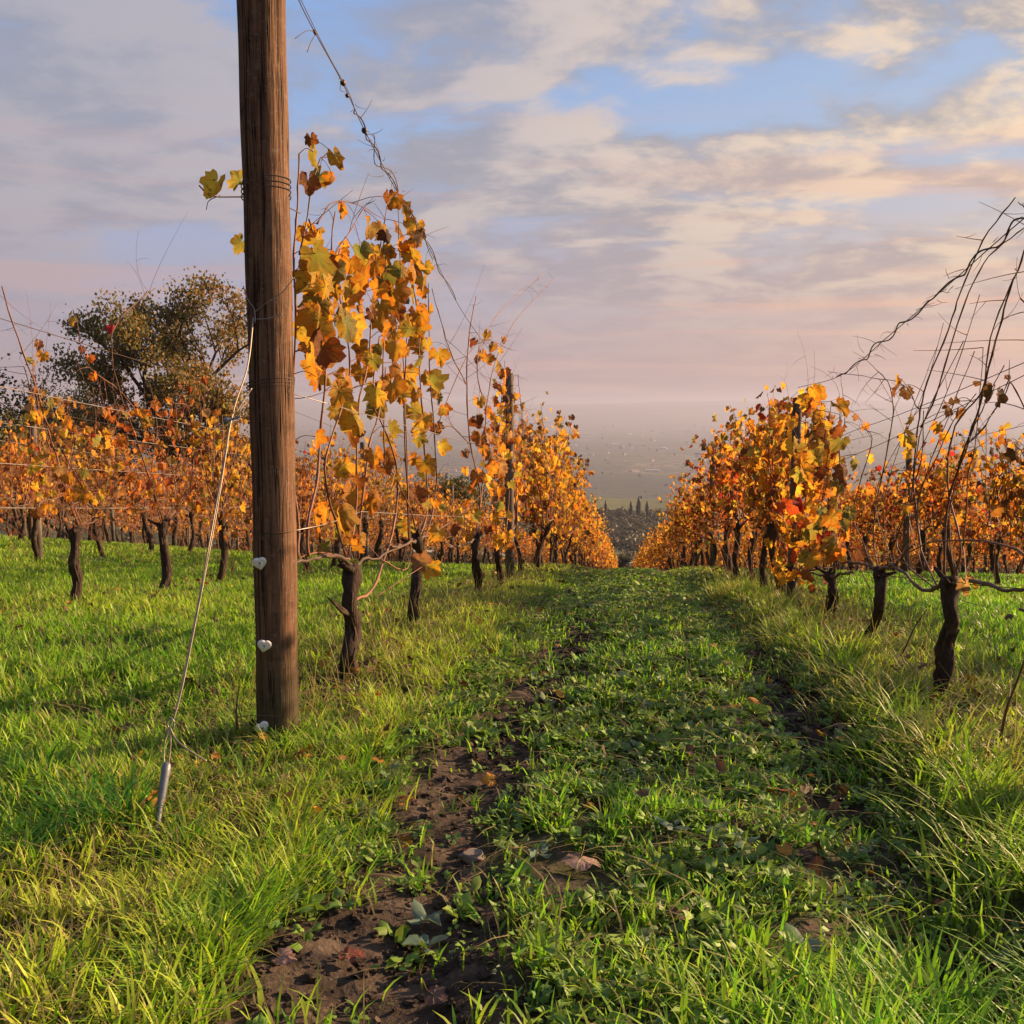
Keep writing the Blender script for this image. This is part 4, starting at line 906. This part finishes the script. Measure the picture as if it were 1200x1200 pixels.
# flattened dead thatch
for (n_, ya, yb) in ((5500, 1.0, 3.2), (9000, 3.0, 7.), (6000, 6.5, 14)):
    x, y = wedge(n_, ya, yb, g); k_ = (g.rand(n_) < .35+.5*np.exp(-((x+1.0)/.5)**2)+.5*np.exp(-((x-1.15)/.45)**2)) & cleared(x, y, .0) & (g.rand(n_) > track(x, y)*.9); x, y = x[k_], y[k_]; N = len(x)
    c = G_D*(.35+.8*g.rand(N, 1)); blades(gmb, np.stack([x, y, gz(x, y)+.006+.02*g.rand(N)], 1), g.rand(N)*6.28, (.04+.07*g.rand(N))*(1 if ya < 2 else 1.3), .0030*(1+ya*.25)*(.6+.6*g.rand(N)), 1.5+.5*g.rand(N), c*.8, c)
# thin dead stalks along the rows
for k in range(900):
    rx = -1.1 if g.rand() < .55 else 1.2; x = rx+g.randn()*.2; y = 3.0+7*g.rand()
    blades(gmb, np.array([[x, y, gzf(x, y)]]), g.rand(1)*6.3, np.array([.12+.2*g.rand()]), np.array([.0025]), np.array([.15+.4*g.rand()]), (G_D*.4)[None], (G_D*.9)[None])
go = gmb.build('grass', M_grass); tag(go, 'bright green autumn grass with dry straw stems between the rows', 'grass', None, 'stuff')
print('grass verts', gmb.n)

# ------------------------------------------------------------------ low broad-leaved weeds on the path
ov_a = np.radians([-150, -100, -60, -28, 0, 28, 60, 100, 150]); ov_r = np.array([.28, .30, .45, .75, 1., .75, .45, .30, .28])
OV = (np.vstack([[0, 0], np.stack([np.sin(ov_a)*ov_r, np.cos(ov_a)*ov_r+.15], 1)]), np.zeros((0, 4), np.int64), np.array([(0, 1+k, 2+k) for k in range(8)]), np.concatenate([[0], np.ones(9)]))
wmb = MB()
def weeds(n, y0, y1, size, rng, tpl=OV, region=None):
    y = y0+(y1-y0)*rng.rand(n)**1.2; x = -.7+1.65*rng.rand(n)
    keep = rng.rand(n) < (1-track(x, y)*.8)*(.1+1.3*(fbm(x*2.2, y*2.2, 3, 71)+.5)); keep &= cleared(x, y, .01); x, y = x[keep], y[keep]; n = len(x)
    kind = rng.rand(n); rep = rng.randint(4, 9, n); ix = np.repeat(np.arange(n), rep); N = len(ix)
    az = rng.rand(N)*2*math.pi; el = .15+.75*rng.rand(N); st = .010+.018*rng.rand(N)
    S = size*(.5+.9*rng.rand(n))[ix]*(.7+.5*rng.rand(N))
    dv = np.stack([np.cos(az)*np.cos(el), np.sin(az)*np.cos(el), np.sin(el)], 1)
    P = np.stack([x[ix], y[ix], gz(x[ix], y[ix])+.004+.02*rng.rand(N)], 1)+dv*st[:, None]
    nn = norm(np.array([0, 0, 1.])-dv*np.sin(el)[:, None]*.9+rng.randn(N, 3)*.2)
    base = np.where((kind < .62)[:, None], [.17, .29, .04], np.where((kind < .93)[:, None], [.11, .22, .045], [.18, .26, .13]))
    c = base[ix]*(.75+.5*rng.rand(N, 1)); leaves(wmb, P, dv, nn, S, c*1.15, c*.85, .15+rng.rand(N)*.45, tpl, rng)
g2 = np.random.RandomState(78)
weeds(1900, 1.05, 3.4, .017, g2); weeds(1300, 1.2, 4.5, .020, g2, TPL1); weeds(3000, 3.0, 7.5, .021, g2, TPL1); weeds(2600, 6.5, 13, .03, g2, TPL1)
# a few bigger bluish seedlings on the bare track, each pair of leaves
for (px_, py_, s) in ((497, 1072, .045), (500, 1095, .04), (633, 982, .038), (700, 870, .03), (940, 1090, .045), (1175, 1068, .04), (870, 960, .03), (1000, 940, .035), (790, 945, .04), (610, 925, .03)):
    dgy = .97/((py_-475)/FPX); q = ray(px_, py_); x, y = q[0]/q[1]*dgy, dgy; z = gzf(x, y); N = 4; az = g2.rand()*6+np.array([0, 2.9, 1.4, 4.4]); dv = np.stack([np.cos(az), np.sin(az), .55+0*az], 1)
    leaves(wmb, np.array([[x, y, z+.02]]*N)+dv*.006, dv, norm(np.stack([-np.cos(az)*.4, -np.sin(az)*.4, 1+0*az], 1)), np.array([s, s, s*.6, s*.6]), np.array([[.16, .24, .17]]*N), np.array([[.13, .21, .14]]*N), np.full(N, .25), OV, g2)
wo = wmb.build('broadleaf_weeds', M_weed); tag(wo, 'low broad-leaved weeds and clover covering the path', 'weeds', None, 'stuff')

# ------------------------------------------------------------------ clods, stones, fallen leaves
def icos(sub=1):
    p_ = (1+5**.5)/2; V = norm(np.array([(-1, p_, 0), (1, p_, 0), (-1, -p_, 0), (1, -p_, 0), (0, -1, p_), (0, 1, p_), (0, -1, -p_), (0, 1, -p_), (p_, 0, -1), (p_, 0, 1), (-p_, 0, -1), (-p_, 0, 1)], float))
    F = [(0, 11, 5), (0, 5, 1), (0, 1, 7), (0, 7, 10), (0, 10, 11), (1, 5, 9), (5, 11, 4), (11, 10, 2), (10, 7, 6), (7, 1, 8), (3, 9, 4), (3, 4, 2), (3, 2, 6), (3, 6, 8), (3, 8, 9), (4, 9, 5), (2, 4, 11), (6, 2, 10), (8, 6, 7), (9, 8, 1)]
    V = list(V)
    for _ in range(sub):
        cache = {}; F2 = []
        def mid(a, b):
            k = (min(a, b), max(a, b))
            if k not in cache: V.append(norm((V[a]+V[b])/2)); cache[k] = len(V)-1
            return cache[k]
        for a, b, c in F: x, y, z = mid(a, b), mid(b, c), mid(c, a); F2 += [(a, x, z), (b, y, x), (c, z, y), (x, y, z)]
        F = F2
    return np.array(V), np.array(F)
IV, IF = icos(1); IV3, IF3 = icos(3)
M_clod = bpy.data.materials['ground_soil_and_fields']
cm_ = MB(); n = 9000; y = 1.1+5.5*g2.rand(n)**1.5; x = -.75+1.7*g2.rand(n); kp = g2.rand(n) < track(x, y); x, y = x[kp], y[kp]
for a, b in zip(x, y):
    s = .003+.013*g2.rand()**4; V = IV*(1+(g2.rand(len(IV), 1)-.5)*1.1)*s*[.8+.7*g2.rand(), 1, .7]; cm_.add(V+[a, b, gzf(a, b)+s*.2], None, IF, (1, 0, 0))
co_ = cm_.build('soil_clods', M_clod, smooth=False); tag(co_, 'loose crumbs of dark brown earth along the bare wheel tracks', 'soil', None, 'stuff')
lt = MB(); n = 2400; rr_ = g2.choice(ROWS[:3]+[3.5], n, p=[.36, .36, .18, .10]); y = 2.2+14*g2.rand(n)**1.3; x = rr_+g2.randn(n)*.33
x[:260] = -.7+1.7*g2.rand(260); N = n; a_, b_ = pick_cols('redd', N, g2); br_ = (g2.rand(N, 1) < .6); a_ = np.where(br_, np.array([.17, .09, .055])*(.6+.9*g2.rand(N, 1)), a_*.75); b_ = np.where(br_, a_*.7, b_*.75)
az = g2.rand(N)*6.28; leaves(lt, np.stack([x, y, gz(x, y)+.012+.05*g2.rand(N)], 1), np.stack([np.cos(az), np.sin(az), g2.randn(N)*.35], 1), norm(g2.randn(N, 3)*.5+[0, 0, 1]), .030*(.5+.7*g2.rand(N)), a_, b_, g2.randn(N)*.5, TPL1, g2)
lo = lt.build('leaf_litter', M_fall); tag(lo, 'small shrivelled brown leaves strewn through the grass under the rows', 'leaf litter', None, 'stuff')
def stone(px_, py_, s, label):
    q = ground_at(px_, py_); V = IV3.copy(); nse = np.array([fbm(v[0]*1.7+px_, v[1]*1.7+v[2]*2.1, 3, 91) for v in V]); V = V*(1+.55*nse[:, None]); V[:, 2] = np.clip(V[:, 2], -.5, .62)
    mb = MB(); mb.add(V*np.array([s, s*.8, s*.62]), None, IF3); o = mb.build('stone', M_stone, smooth=True, loc=(q[0], q[1], q[2]+s*.18)); tag(o, label, 'stone', 'stones lying on the ground'); o.rotation_euler[2] = px_
stone(553, 1006, .030, 'angular brown stone in the middle of the bare soil track'); stone(618, 892, .012, 'small pink pebble at the left border of the track')
stone(383, 980, .012, 'pale pebble below the wheel track edge on the left'); stone(1052, 980, .014, 'small stone in the dark right-hand rut'); stone(760, 905, .010, 'tiny pale stone among the weeds')
def fallen(px_, py_, s, ck, label, curl=.2, up=.02, tilt=.25):
    q = ground_at(px_, py_); rng = np.random.RandomState(px_+py_); a = rng.rand()*6.3; mb = MB(); c = LC[ck] if isinstance(ck, str) else ck
    leaves(mb, np.array([[0, 0, 0.]]), np.array([[math.cos(a), math.sin(a), .1]]), norm(np.array([[rng.randn()*tilt, -.35+rng.randn()*tilt, 1]])), np.array([s]), np.array([c[0]]), np.array([c[1]]), np.array([curl]), TPL2, rng, .3)
    tube(mb, catmull([(0, 0, 0), (-math.cos(a)*s*.5, -math.sin(a)*s*.5, .004), (-math.cos(a)*s*.9, -math.sin(a)*s*.9+.01, .012)], 6), .0011, 4, (.2, .08, .05))
    o = mb.build('fallen_leaf', M_fall, loc=(q[0], q[1], q[2]+up)); tag(o, label, 'leaf', 'fallen vine leaves on the ground')
PK = ((.40, .24, .20), (.34, .19, .15)); BR = ((.2, .11, .075), (.14, .07, .05))
for a in [(680, 1022, .058, PK, 'large flat pinkish leaf with a hole, lying on the bare soil', .02, .034, .05), (576, 921, .03, 'amber', 'orange leaf on dark soil by a small green sprig'), (690, 950, .03, 'amber', 'orange star-shaped leaf at the edge of the weeds'),
          (408, 1130, .035, ((.36, .12, .06), (.26, .08, .05)), 'reddish leaf at the grass edge near the bottom of the track'), (330, 1132, .03, PK, 'pale pink leaf near the bottom left of the bare soil'), (508, 1178, .03, BR, 'brown leaf at the bottom edge of the photo'),
          (445, 898, .028, 'amber', 'bright orange leaf standing in the left bank grass'), (480, 942, .026, 'rust', 'rust leaf on the soil at the left bank foot'), (862, 834, .03, 'amber', 'orange leaf alone in the middle of the path'), (1058, 918, .06, BR, 'long curled brown leaf under the right bank', .6, .012),
          (1082, 952, .04, BR, 'curled brown leaf just below the long one on the right'), (950, 1010, .03, BR, 'brown curled leaf in weeds right of centre'), (983, 857, .03, PK, 'thin pink leaf under the shaded right bank'), (1148, 932, .022, PK, 'small pale leaf on the grassy slope at the right edge'),
          (1118, 885, .04, 'tan', 'tan leaf at the brow of the lit right bank'), (265, 1064, .03, 'tan', 'orange-tan leaf lying in the lit foreground grass'), (152, 770, .035, 'tan', 'tan leaf in the grass left of the guy cable'), (60, 765, .03, 'tan', 'tan leaf in grass near the left edge'),
          (415, 790, .03, 'gold', 'yellow leaf caught at the foot of the nearest vine'), (517, 725, .03, 'amber', 'orange leaf beneath the second vine'), (570, 752, .026, 'amber', 'orange leaf on the lit bank below the twiggy vine'), (615, 712, .04, 'tan', 'tan leaf near the grey stake on the bank'),
          (800, 1080, .03, BR, 'brown leaf hidden in the tall foreground grass'), (1105, 1070, .035, 'rust', 'rusty leaf in the grass near the bottom right'), (930, 870, .022, 'tan', 'small tan leaf on the right half of the path'), (740, 1000, .02, 'rust', 'small dark red leaf beside the large pink one'),
          (18, 1018, .035, 'tan', 'orange leaf at the left border in the foreground grass'), (870, 700, .04, 'rust', 'rust leaf at the foot of the right row'), (1180, 745, .045, BR, 'big curled brown leaf at the far right edge', .6, .12)]: fallen(*a)
# dry prunings lying or standing in the grass
def pruning(pts, r, label, X=None):
    P = np.array([on_x(a, b, X) for a, b in pts]); mb = MB(); b0 = P[0].copy(); Pc = catmull(P-b0, 5*len(P)); tube(mb, Pc, np.linspace(r, r*.4, len(Pc)), 6, (.14, .08, .055), .1)
    for j in range(4): twig(mb, Pc[rs.randint(2, len(Pc))], norm(rs.randn(3)+[0, 0, .4]), .07+.06*rs.rand(), r*.4, rs, (.14, .08, .055))
    o = mb.build('dry_stick', M_cane, loc=b0); tag(o, label, 'stick', 'dry prunings in the grass')
pruning([(1172, 870), (1180, 830), (1195, 790), (1215, 730)], .005, 'dark stem rising out of the lit grass at the right edge', 1.15)
pruning([(1058, 765), (1072, 735), (1086, 714)], .004, 'slanting dead stick between the two nearest right vines', 1.2)
pruning([(615, 712), (640, 698), (668, 686)], .006, 'thin dead branch lying on the left bank beyond the stake', -.9)
pruning([(278, 855), (277, 830), (280, 805)], .004, 'short dark twig upright just left of the big post', -1.2)
pruning([(128, 704), (150, 700), (172, 696), (184, 686)], .008, 'forked brown prunings on the grass by the second left row', -4.2)

# ------------------------------------------------------------------ trees
def tree(name, x, y, H, crown_r, label, cols, seed, nleaf=9000, ls=.10, trunk_h=.3, spread=1., mat_c=(.05, .035, .028), cl=.038, bare=.0, group='trees behind the vineyard'):
    rng = np.random.RandomState(seed); z0 = gzf(x, y); o = empty(name, (x, y, z0-.05)); tag(o, label, 'tree', group)
    wb = MB(); tips = []
    def br(p, dv, L, r, dep):
        n = 6; tt = np.linspace(0, 1, n)[:, None]; bend = rng.randn(3)*.18*L; P = p+dv*L*tt+bend*tt**2
        tube(wb, P, np.linspace(r, r*.62, n), 8 if dep < 2 else 5, mat_c, .08, dep == 0, rng)
        if dep >= 4 or L < .28: tips.append(P[-1]); tips.append(P[3]); return
        nb = rng.randint(3, 5) if dep else rng.randint(4, 6)
        for k in range(nb):
            s = n-1 if k == 0 else rng.randint(2, n); a = rng.rand()*2*math.pi; out = np.array([math.cos(a), math.sin(a), 0])
            nd = norm(dv*(.75 if k else 1.1)+out*spread*(.55+.5*rng.rand())+np.array([0, 0, .22])); br(P[s], nd, L*(.62+.2*rng.rand()), r*.55, dep+1)
    br(np.zeros(3), norm(np.array([rng.randn()*.05, rng.randn()*.05, 1])), H*trunk_h, H*.024, 0)
    wb.build('trunk', M_bark, o)
    T = np.array(tips); c = np.array([0, 0, H*.62]); T = T*np.array([crown_r/(np.abs(T[:, :2]).max()+1e-6)]*2+[H/(T[:, 2].max()+1e-6)]) if False else T
    T = T[rng.rand(len(T)) > bare]; cw = .35+rng.rand(len(T)); cw /= cw.sum(); ix = rng.choice(len(T), nleaf, p=cw)
    P = T[ix]+rng.randn(nleaf, 3)*[H*cl, H*cl, H*cl*.75]
    cn = fbm(T[:, 0]*.8+seed, T[:, 2]*.8+T[:, 1]*.5, 2, 5)+.5; ka = (cn[ix]+rng.randn(nleaf)*.12).clip(0, 1)[:, None]
    col = np.array(cols[0])*(1-ka)+np.array(cols[1])*ka; col = col*(.7+.6*rng.rand(nleaf, 1))
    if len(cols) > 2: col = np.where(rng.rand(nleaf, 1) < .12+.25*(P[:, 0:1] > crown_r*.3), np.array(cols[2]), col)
    lm = MB(); N = nleaf; leaves(lm, P, rng.randn(N, 3)+[0, 0, -.3], norm(rng.randn(N, 3)), ls*(.6+.8*rng.rand(N)), col, col*.9, rng.randn(N)*.2, (np.array([[0, 0], [-.5, .45], [0, 1.], [.5, .45]]), np.array([[0, 1, 2, 3]]), np.zeros((0, 3), np.int64), np.array([0, 1, 1, 1.])), rng)
    lm.build('crown', M_tree, o); return o
def tr_at(px_, Yd): q = ray(px_, 480); return q[0]/q[1]*Yd, Yd
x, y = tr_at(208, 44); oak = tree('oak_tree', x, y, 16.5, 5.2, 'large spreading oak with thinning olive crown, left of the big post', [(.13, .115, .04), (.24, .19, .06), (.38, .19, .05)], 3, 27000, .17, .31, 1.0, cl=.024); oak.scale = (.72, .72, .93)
for (px_, Yd, H, lab, cols, sd_, nl) in (
        (20, 52, 11, 'dark evergreen mass at the far left skyline', [(.018, .026, .012), (.035, .045, .018)], 5, 9000),
        (-30, 40, 9.6, 'dark tree cut by the left edge of the photo', [(.02, .028, .012), (.04, .048, .018)], 6, 8000),
        (105, 50, 9.2, 'low grey-green tree between the oak and the evergreens', [(.04, .045, .02), (.07, .07, .03)], 7, 8000),
        (22, 33, 6.0, 'olive-yellow bush in front of the dark evergreens', [(.10, .09, .025), (.17, .14, .04)], 8, 8000),
        (285, 50, 8.0, 'brownish tree partly behind the big post', [(.06, .05, .02), (.12, .075, .03), (.28, .10, .03)], 9, 8000),
        (150, 42, 5.2, 'low brown bush at the foot of the oak', [(.05, .038, .02), (.09, .06, .03)], 10, 6000),
        (240, 41, 5.4, 'rusty bush right of the oak trunk', [(.07, .05, .02), (.18, .08, .03)], 11, 6000),
        (70, 41, 5.4, 'brown scrub left of the oak', [(.05, .04, .02), (.09, .065, .03)], 12, 6000)):
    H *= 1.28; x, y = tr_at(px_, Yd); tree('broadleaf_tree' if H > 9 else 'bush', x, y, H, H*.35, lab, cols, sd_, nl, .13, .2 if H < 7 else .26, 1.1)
x, y = tr_at(512, 36); tree('broadleaf_tree', x, y, 5.6, 1.9, 'small round yellow-green tree showing through the left row', [(.05, .06, .018), (.15, .13, .03)], 14, 8000, .10, .25, .9)
x, y = tr_at(736, 118); tree('bush', x, y, 4.6, 1.6, 'grey bush closing the far end of the path', [(.07, .07, .05), (.12, .11, .08)], 15, 4000, .13, .22, .9)
x, y = tr_at(716, 126); tree('bush', x, y, 4.2, 1.6, 'second pale bush left of the grey one at the path end', [(.08, .07, .05), (.13, .11, .08)], 16, 4000, .13, .22, .9)

# far woods and hedges in the valley: small rounded crowns nobody could count
vw = MB(); g3 = np.random.RandomState(9)
def blob(x, y, r, h, c):
    z = float(gz(np.array([x]), np.array([y]))[0])
    if y < 760:
        n_ = 16; D = norm(g3.randn(n_, 3))*(.35+.65*g3.rand(n_, 1)); P = D*[r, r, h*.5]+[x, y, z+h*.5]
        A = norm(g3.randn(n_, 3)); B = norm(np.cross(A, g3.randn(n_, 3))); q_ = r*(.28+.3*g3.rand(n_, 1))
        V = np.stack([P-A*q_, P+B*q_, P+A*q_, P-B*q_], 1).reshape(-1, 3)
        vw.add(V, np.arange(n_*4).reshape(-1, 4), None, np.repeat(np.array(c)*(.6+.8*g3.rand(n_, 1))*(.7+.6*g3.rand()), 4, 0)); return
    V = IV*(1+(g3.rand(len(IV), 1)-.5)*.6)*[r, r, h*.5]; V = V*(.75+.5*g3.rand(len(IV), 1)); vw.add(V+[x, y, z+h*.45], None, IF, np.array(c)*(.7+.6*g3.rand()))
for k in range(17000):
    y = 170+8200*g3.rand()**2.6; x = y*(-.75+1.3*g3.rand())
    if k < 9000: y = 340+290*g3.rand(); x = y*(-.4+.6*g3.rand())
    dn = fbm(x/160, y/160, 3, 201)+fbm(x/900, y/900, 2, 211)*.6
    if k >= 9000 and y > 1300 and g3.rand() < .75: continue
    if 640 < y < 1050 and g3.rand() < .93: continue
    if dn < (-.04 if k < 9000 else .03) and g3.rand() < .85: continue
    s = .55+y/2200; r = (1.+2.*g3.rand())*s; blob(x, y, r, r*(1.5+.8*g3.rand()), (.065, .065, .04) if g3.rand() < .6 else (.10, .085, .05))
vwo = vw.build('valley_woods', M_tree); tag(vwo, 'hazy woods and hedges scattered over the valley', 'woods', None, 'stuff')
for k, (px_, Yd, H) in enumerate(((684, 560, 11), (697, 566, 9), (741, 600, 10), (750, 596, 13), (760, 604, 10), (711, 610, 9))):
    x, y = tr_at(px_, Yd); z = gzf(x, y); o = empty('cypress_tree', (x, y, z)); tag(o, '%s of the dark cypress trees in the misty valley, counted from the left' % ORD[[0, 1, 3, 4, 5, 2][k]], 'tree', 'cypress trees in the valley')
    mb = MB(); tt = np.linspace(0, 1, 12); tube(mb, np.stack([0*tt, 0*tt, 1+tt*H], 1), H*.11*np.sin(np.pi*(tt*.92+.06))**.7, 9, (.018, .024, .014), .3, True, g3); mb.build('crown', M_tree, o)
    mb = MB(); tube(mb, [(0, 0, -.5), (0, 0, 2)], .25, 6, (.05, .035, .03)); mb.build('trunk', M_bark, o)
# pale buildings of the plain
def house(x, y, w, dpt, h, lab):
    z = gzf(x, y); o = empty('farm_building', (x, y, z-.5), g3.rand()*3); tag(o, lab, 'building', 'pale buildings scattered over the valley floor')
    mb = MB(); a, b = w/2, dpt/2; V = [(-a, -b, 0), (a, -b, 0), (a, b, 0), (-a, b, 0), (-a, -b, h), (a, -b, h), (a, b, h), (-a, b, h), (-a, 0, h*1.35), (a, 0, h*1.35)]
    mb.add(V, [(0, 1, 5, 4), (2, 3, 7, 6)], [(0, 4, 7), (0, 7, 3), (4, 8, 7), (1, 2, 6), (1, 6, 5), (5, 6, 9)]); mb.build('wall', M_wall, o, False)
    r = MB(); e = .6; V = [(-a-e, -b-e, h-.3), (a+e, -b-e, h-.3), (a+e, 0, h*1.35+.3), (-a-e, 0, h*1.35+.3), (a+e, b+e, h-.3), (-a-e, b+e, h-.3)]; r.add(V, [(0, 1, 2, 3), (3, 2, 4, 5)]); r.build('roof', M_roof if w < 30 else M_wall, o, False)
for k in range(64):
    y = [2600, 3100, 4300, 5200, 6400, 3700][k % 6]*(1+.08*g3.randn()); x = y*(-.12+.24*g3.rand()) if k % 3 else y*(-.4+.5*g3.rand()); big = g3.rand() < .55
    w = (24+26*g3.rand()) if big else 11; house(x, y, w, w*.4, 5 if big else 5, 'pale distant %s among fields on the valley floor' % ('warehouse' if big else 'farmhouse'))
for k in range(0):
    x = [-8, 30, 62, -40, 5][k]; y = [905, 930, 880, 940, 700][k]; house(x, y, 16, 9, 6, '%s pale farmhouse on the near misty ridge, from the left' % ORD[[1, 3, 4, 0, 2][k]])
# white line of a road / fence crossing below the last vines
rd = MB(); xs = np.linspace(-90, 60, 90); w = 2.6; ya = 300+xs*.05
Va = np.stack([xs, ya, gz(xs, ya)+.6], 1); Vb = np.stack([xs, ya+w, gz(xs, ya+w)+.9], 1); k = np.arange(89)
rd.add(np.vstack([Va, Vb]), np.stack([k, k+1, k+91, k+90], 1)); ro = rd.build('road', plain('pale_gravel', (.5, .47, .44), .9, 0, .5, .1)); tag(ro, 'pale road line crossing below the last vines', None, None, 'structure')

# ------------------------------------------------------------------ haze
zlow = float(vz.min())-1.5; ztop = float(max(vz.max(), 60))+8
x0, x1, y0, y1 = vx.min()-40, vx.max()+40, vy.min()-40, vy.max()+40
hz = MB(); hz.add([(x0, y0, zlow), (x1, y0, zlow), (x1, y1, zlow), (x0, y1, zlow), (x0, y0, ztop), (x1, y0, ztop), (x1, y1, ztop), (x0, y1, ztop)],
       [(0, 3, 2, 1), (4, 5, 6, 7), (0, 1, 5, 4), (1, 2, 6, 5), (2, 3, 7, 6), (3, 0, 4, 7)])
m = bpy.data.materials.new('haze_air'); m.use_nodes = True; t = NT(m.node_tree)
for n in list(t.n): t.n.remove(n)
pv = t.new('ShaderNodeVolumePrincipled'); pv.inputs['Color'].default_value = (.50, .525, .70, 1); pv.inputs['Density'].default_value = .00017; pv.inputs['Anisotropy'].default_value = .2
out = t.new('ShaderNodeOutputMaterial'); t.l.new(pv.outputs[0], out.inputs['Volume'])
ho = hz.build('haze', m, smooth=False); tag(ho, 'mauve evening haze filling the valley', None, None, 'stuff')
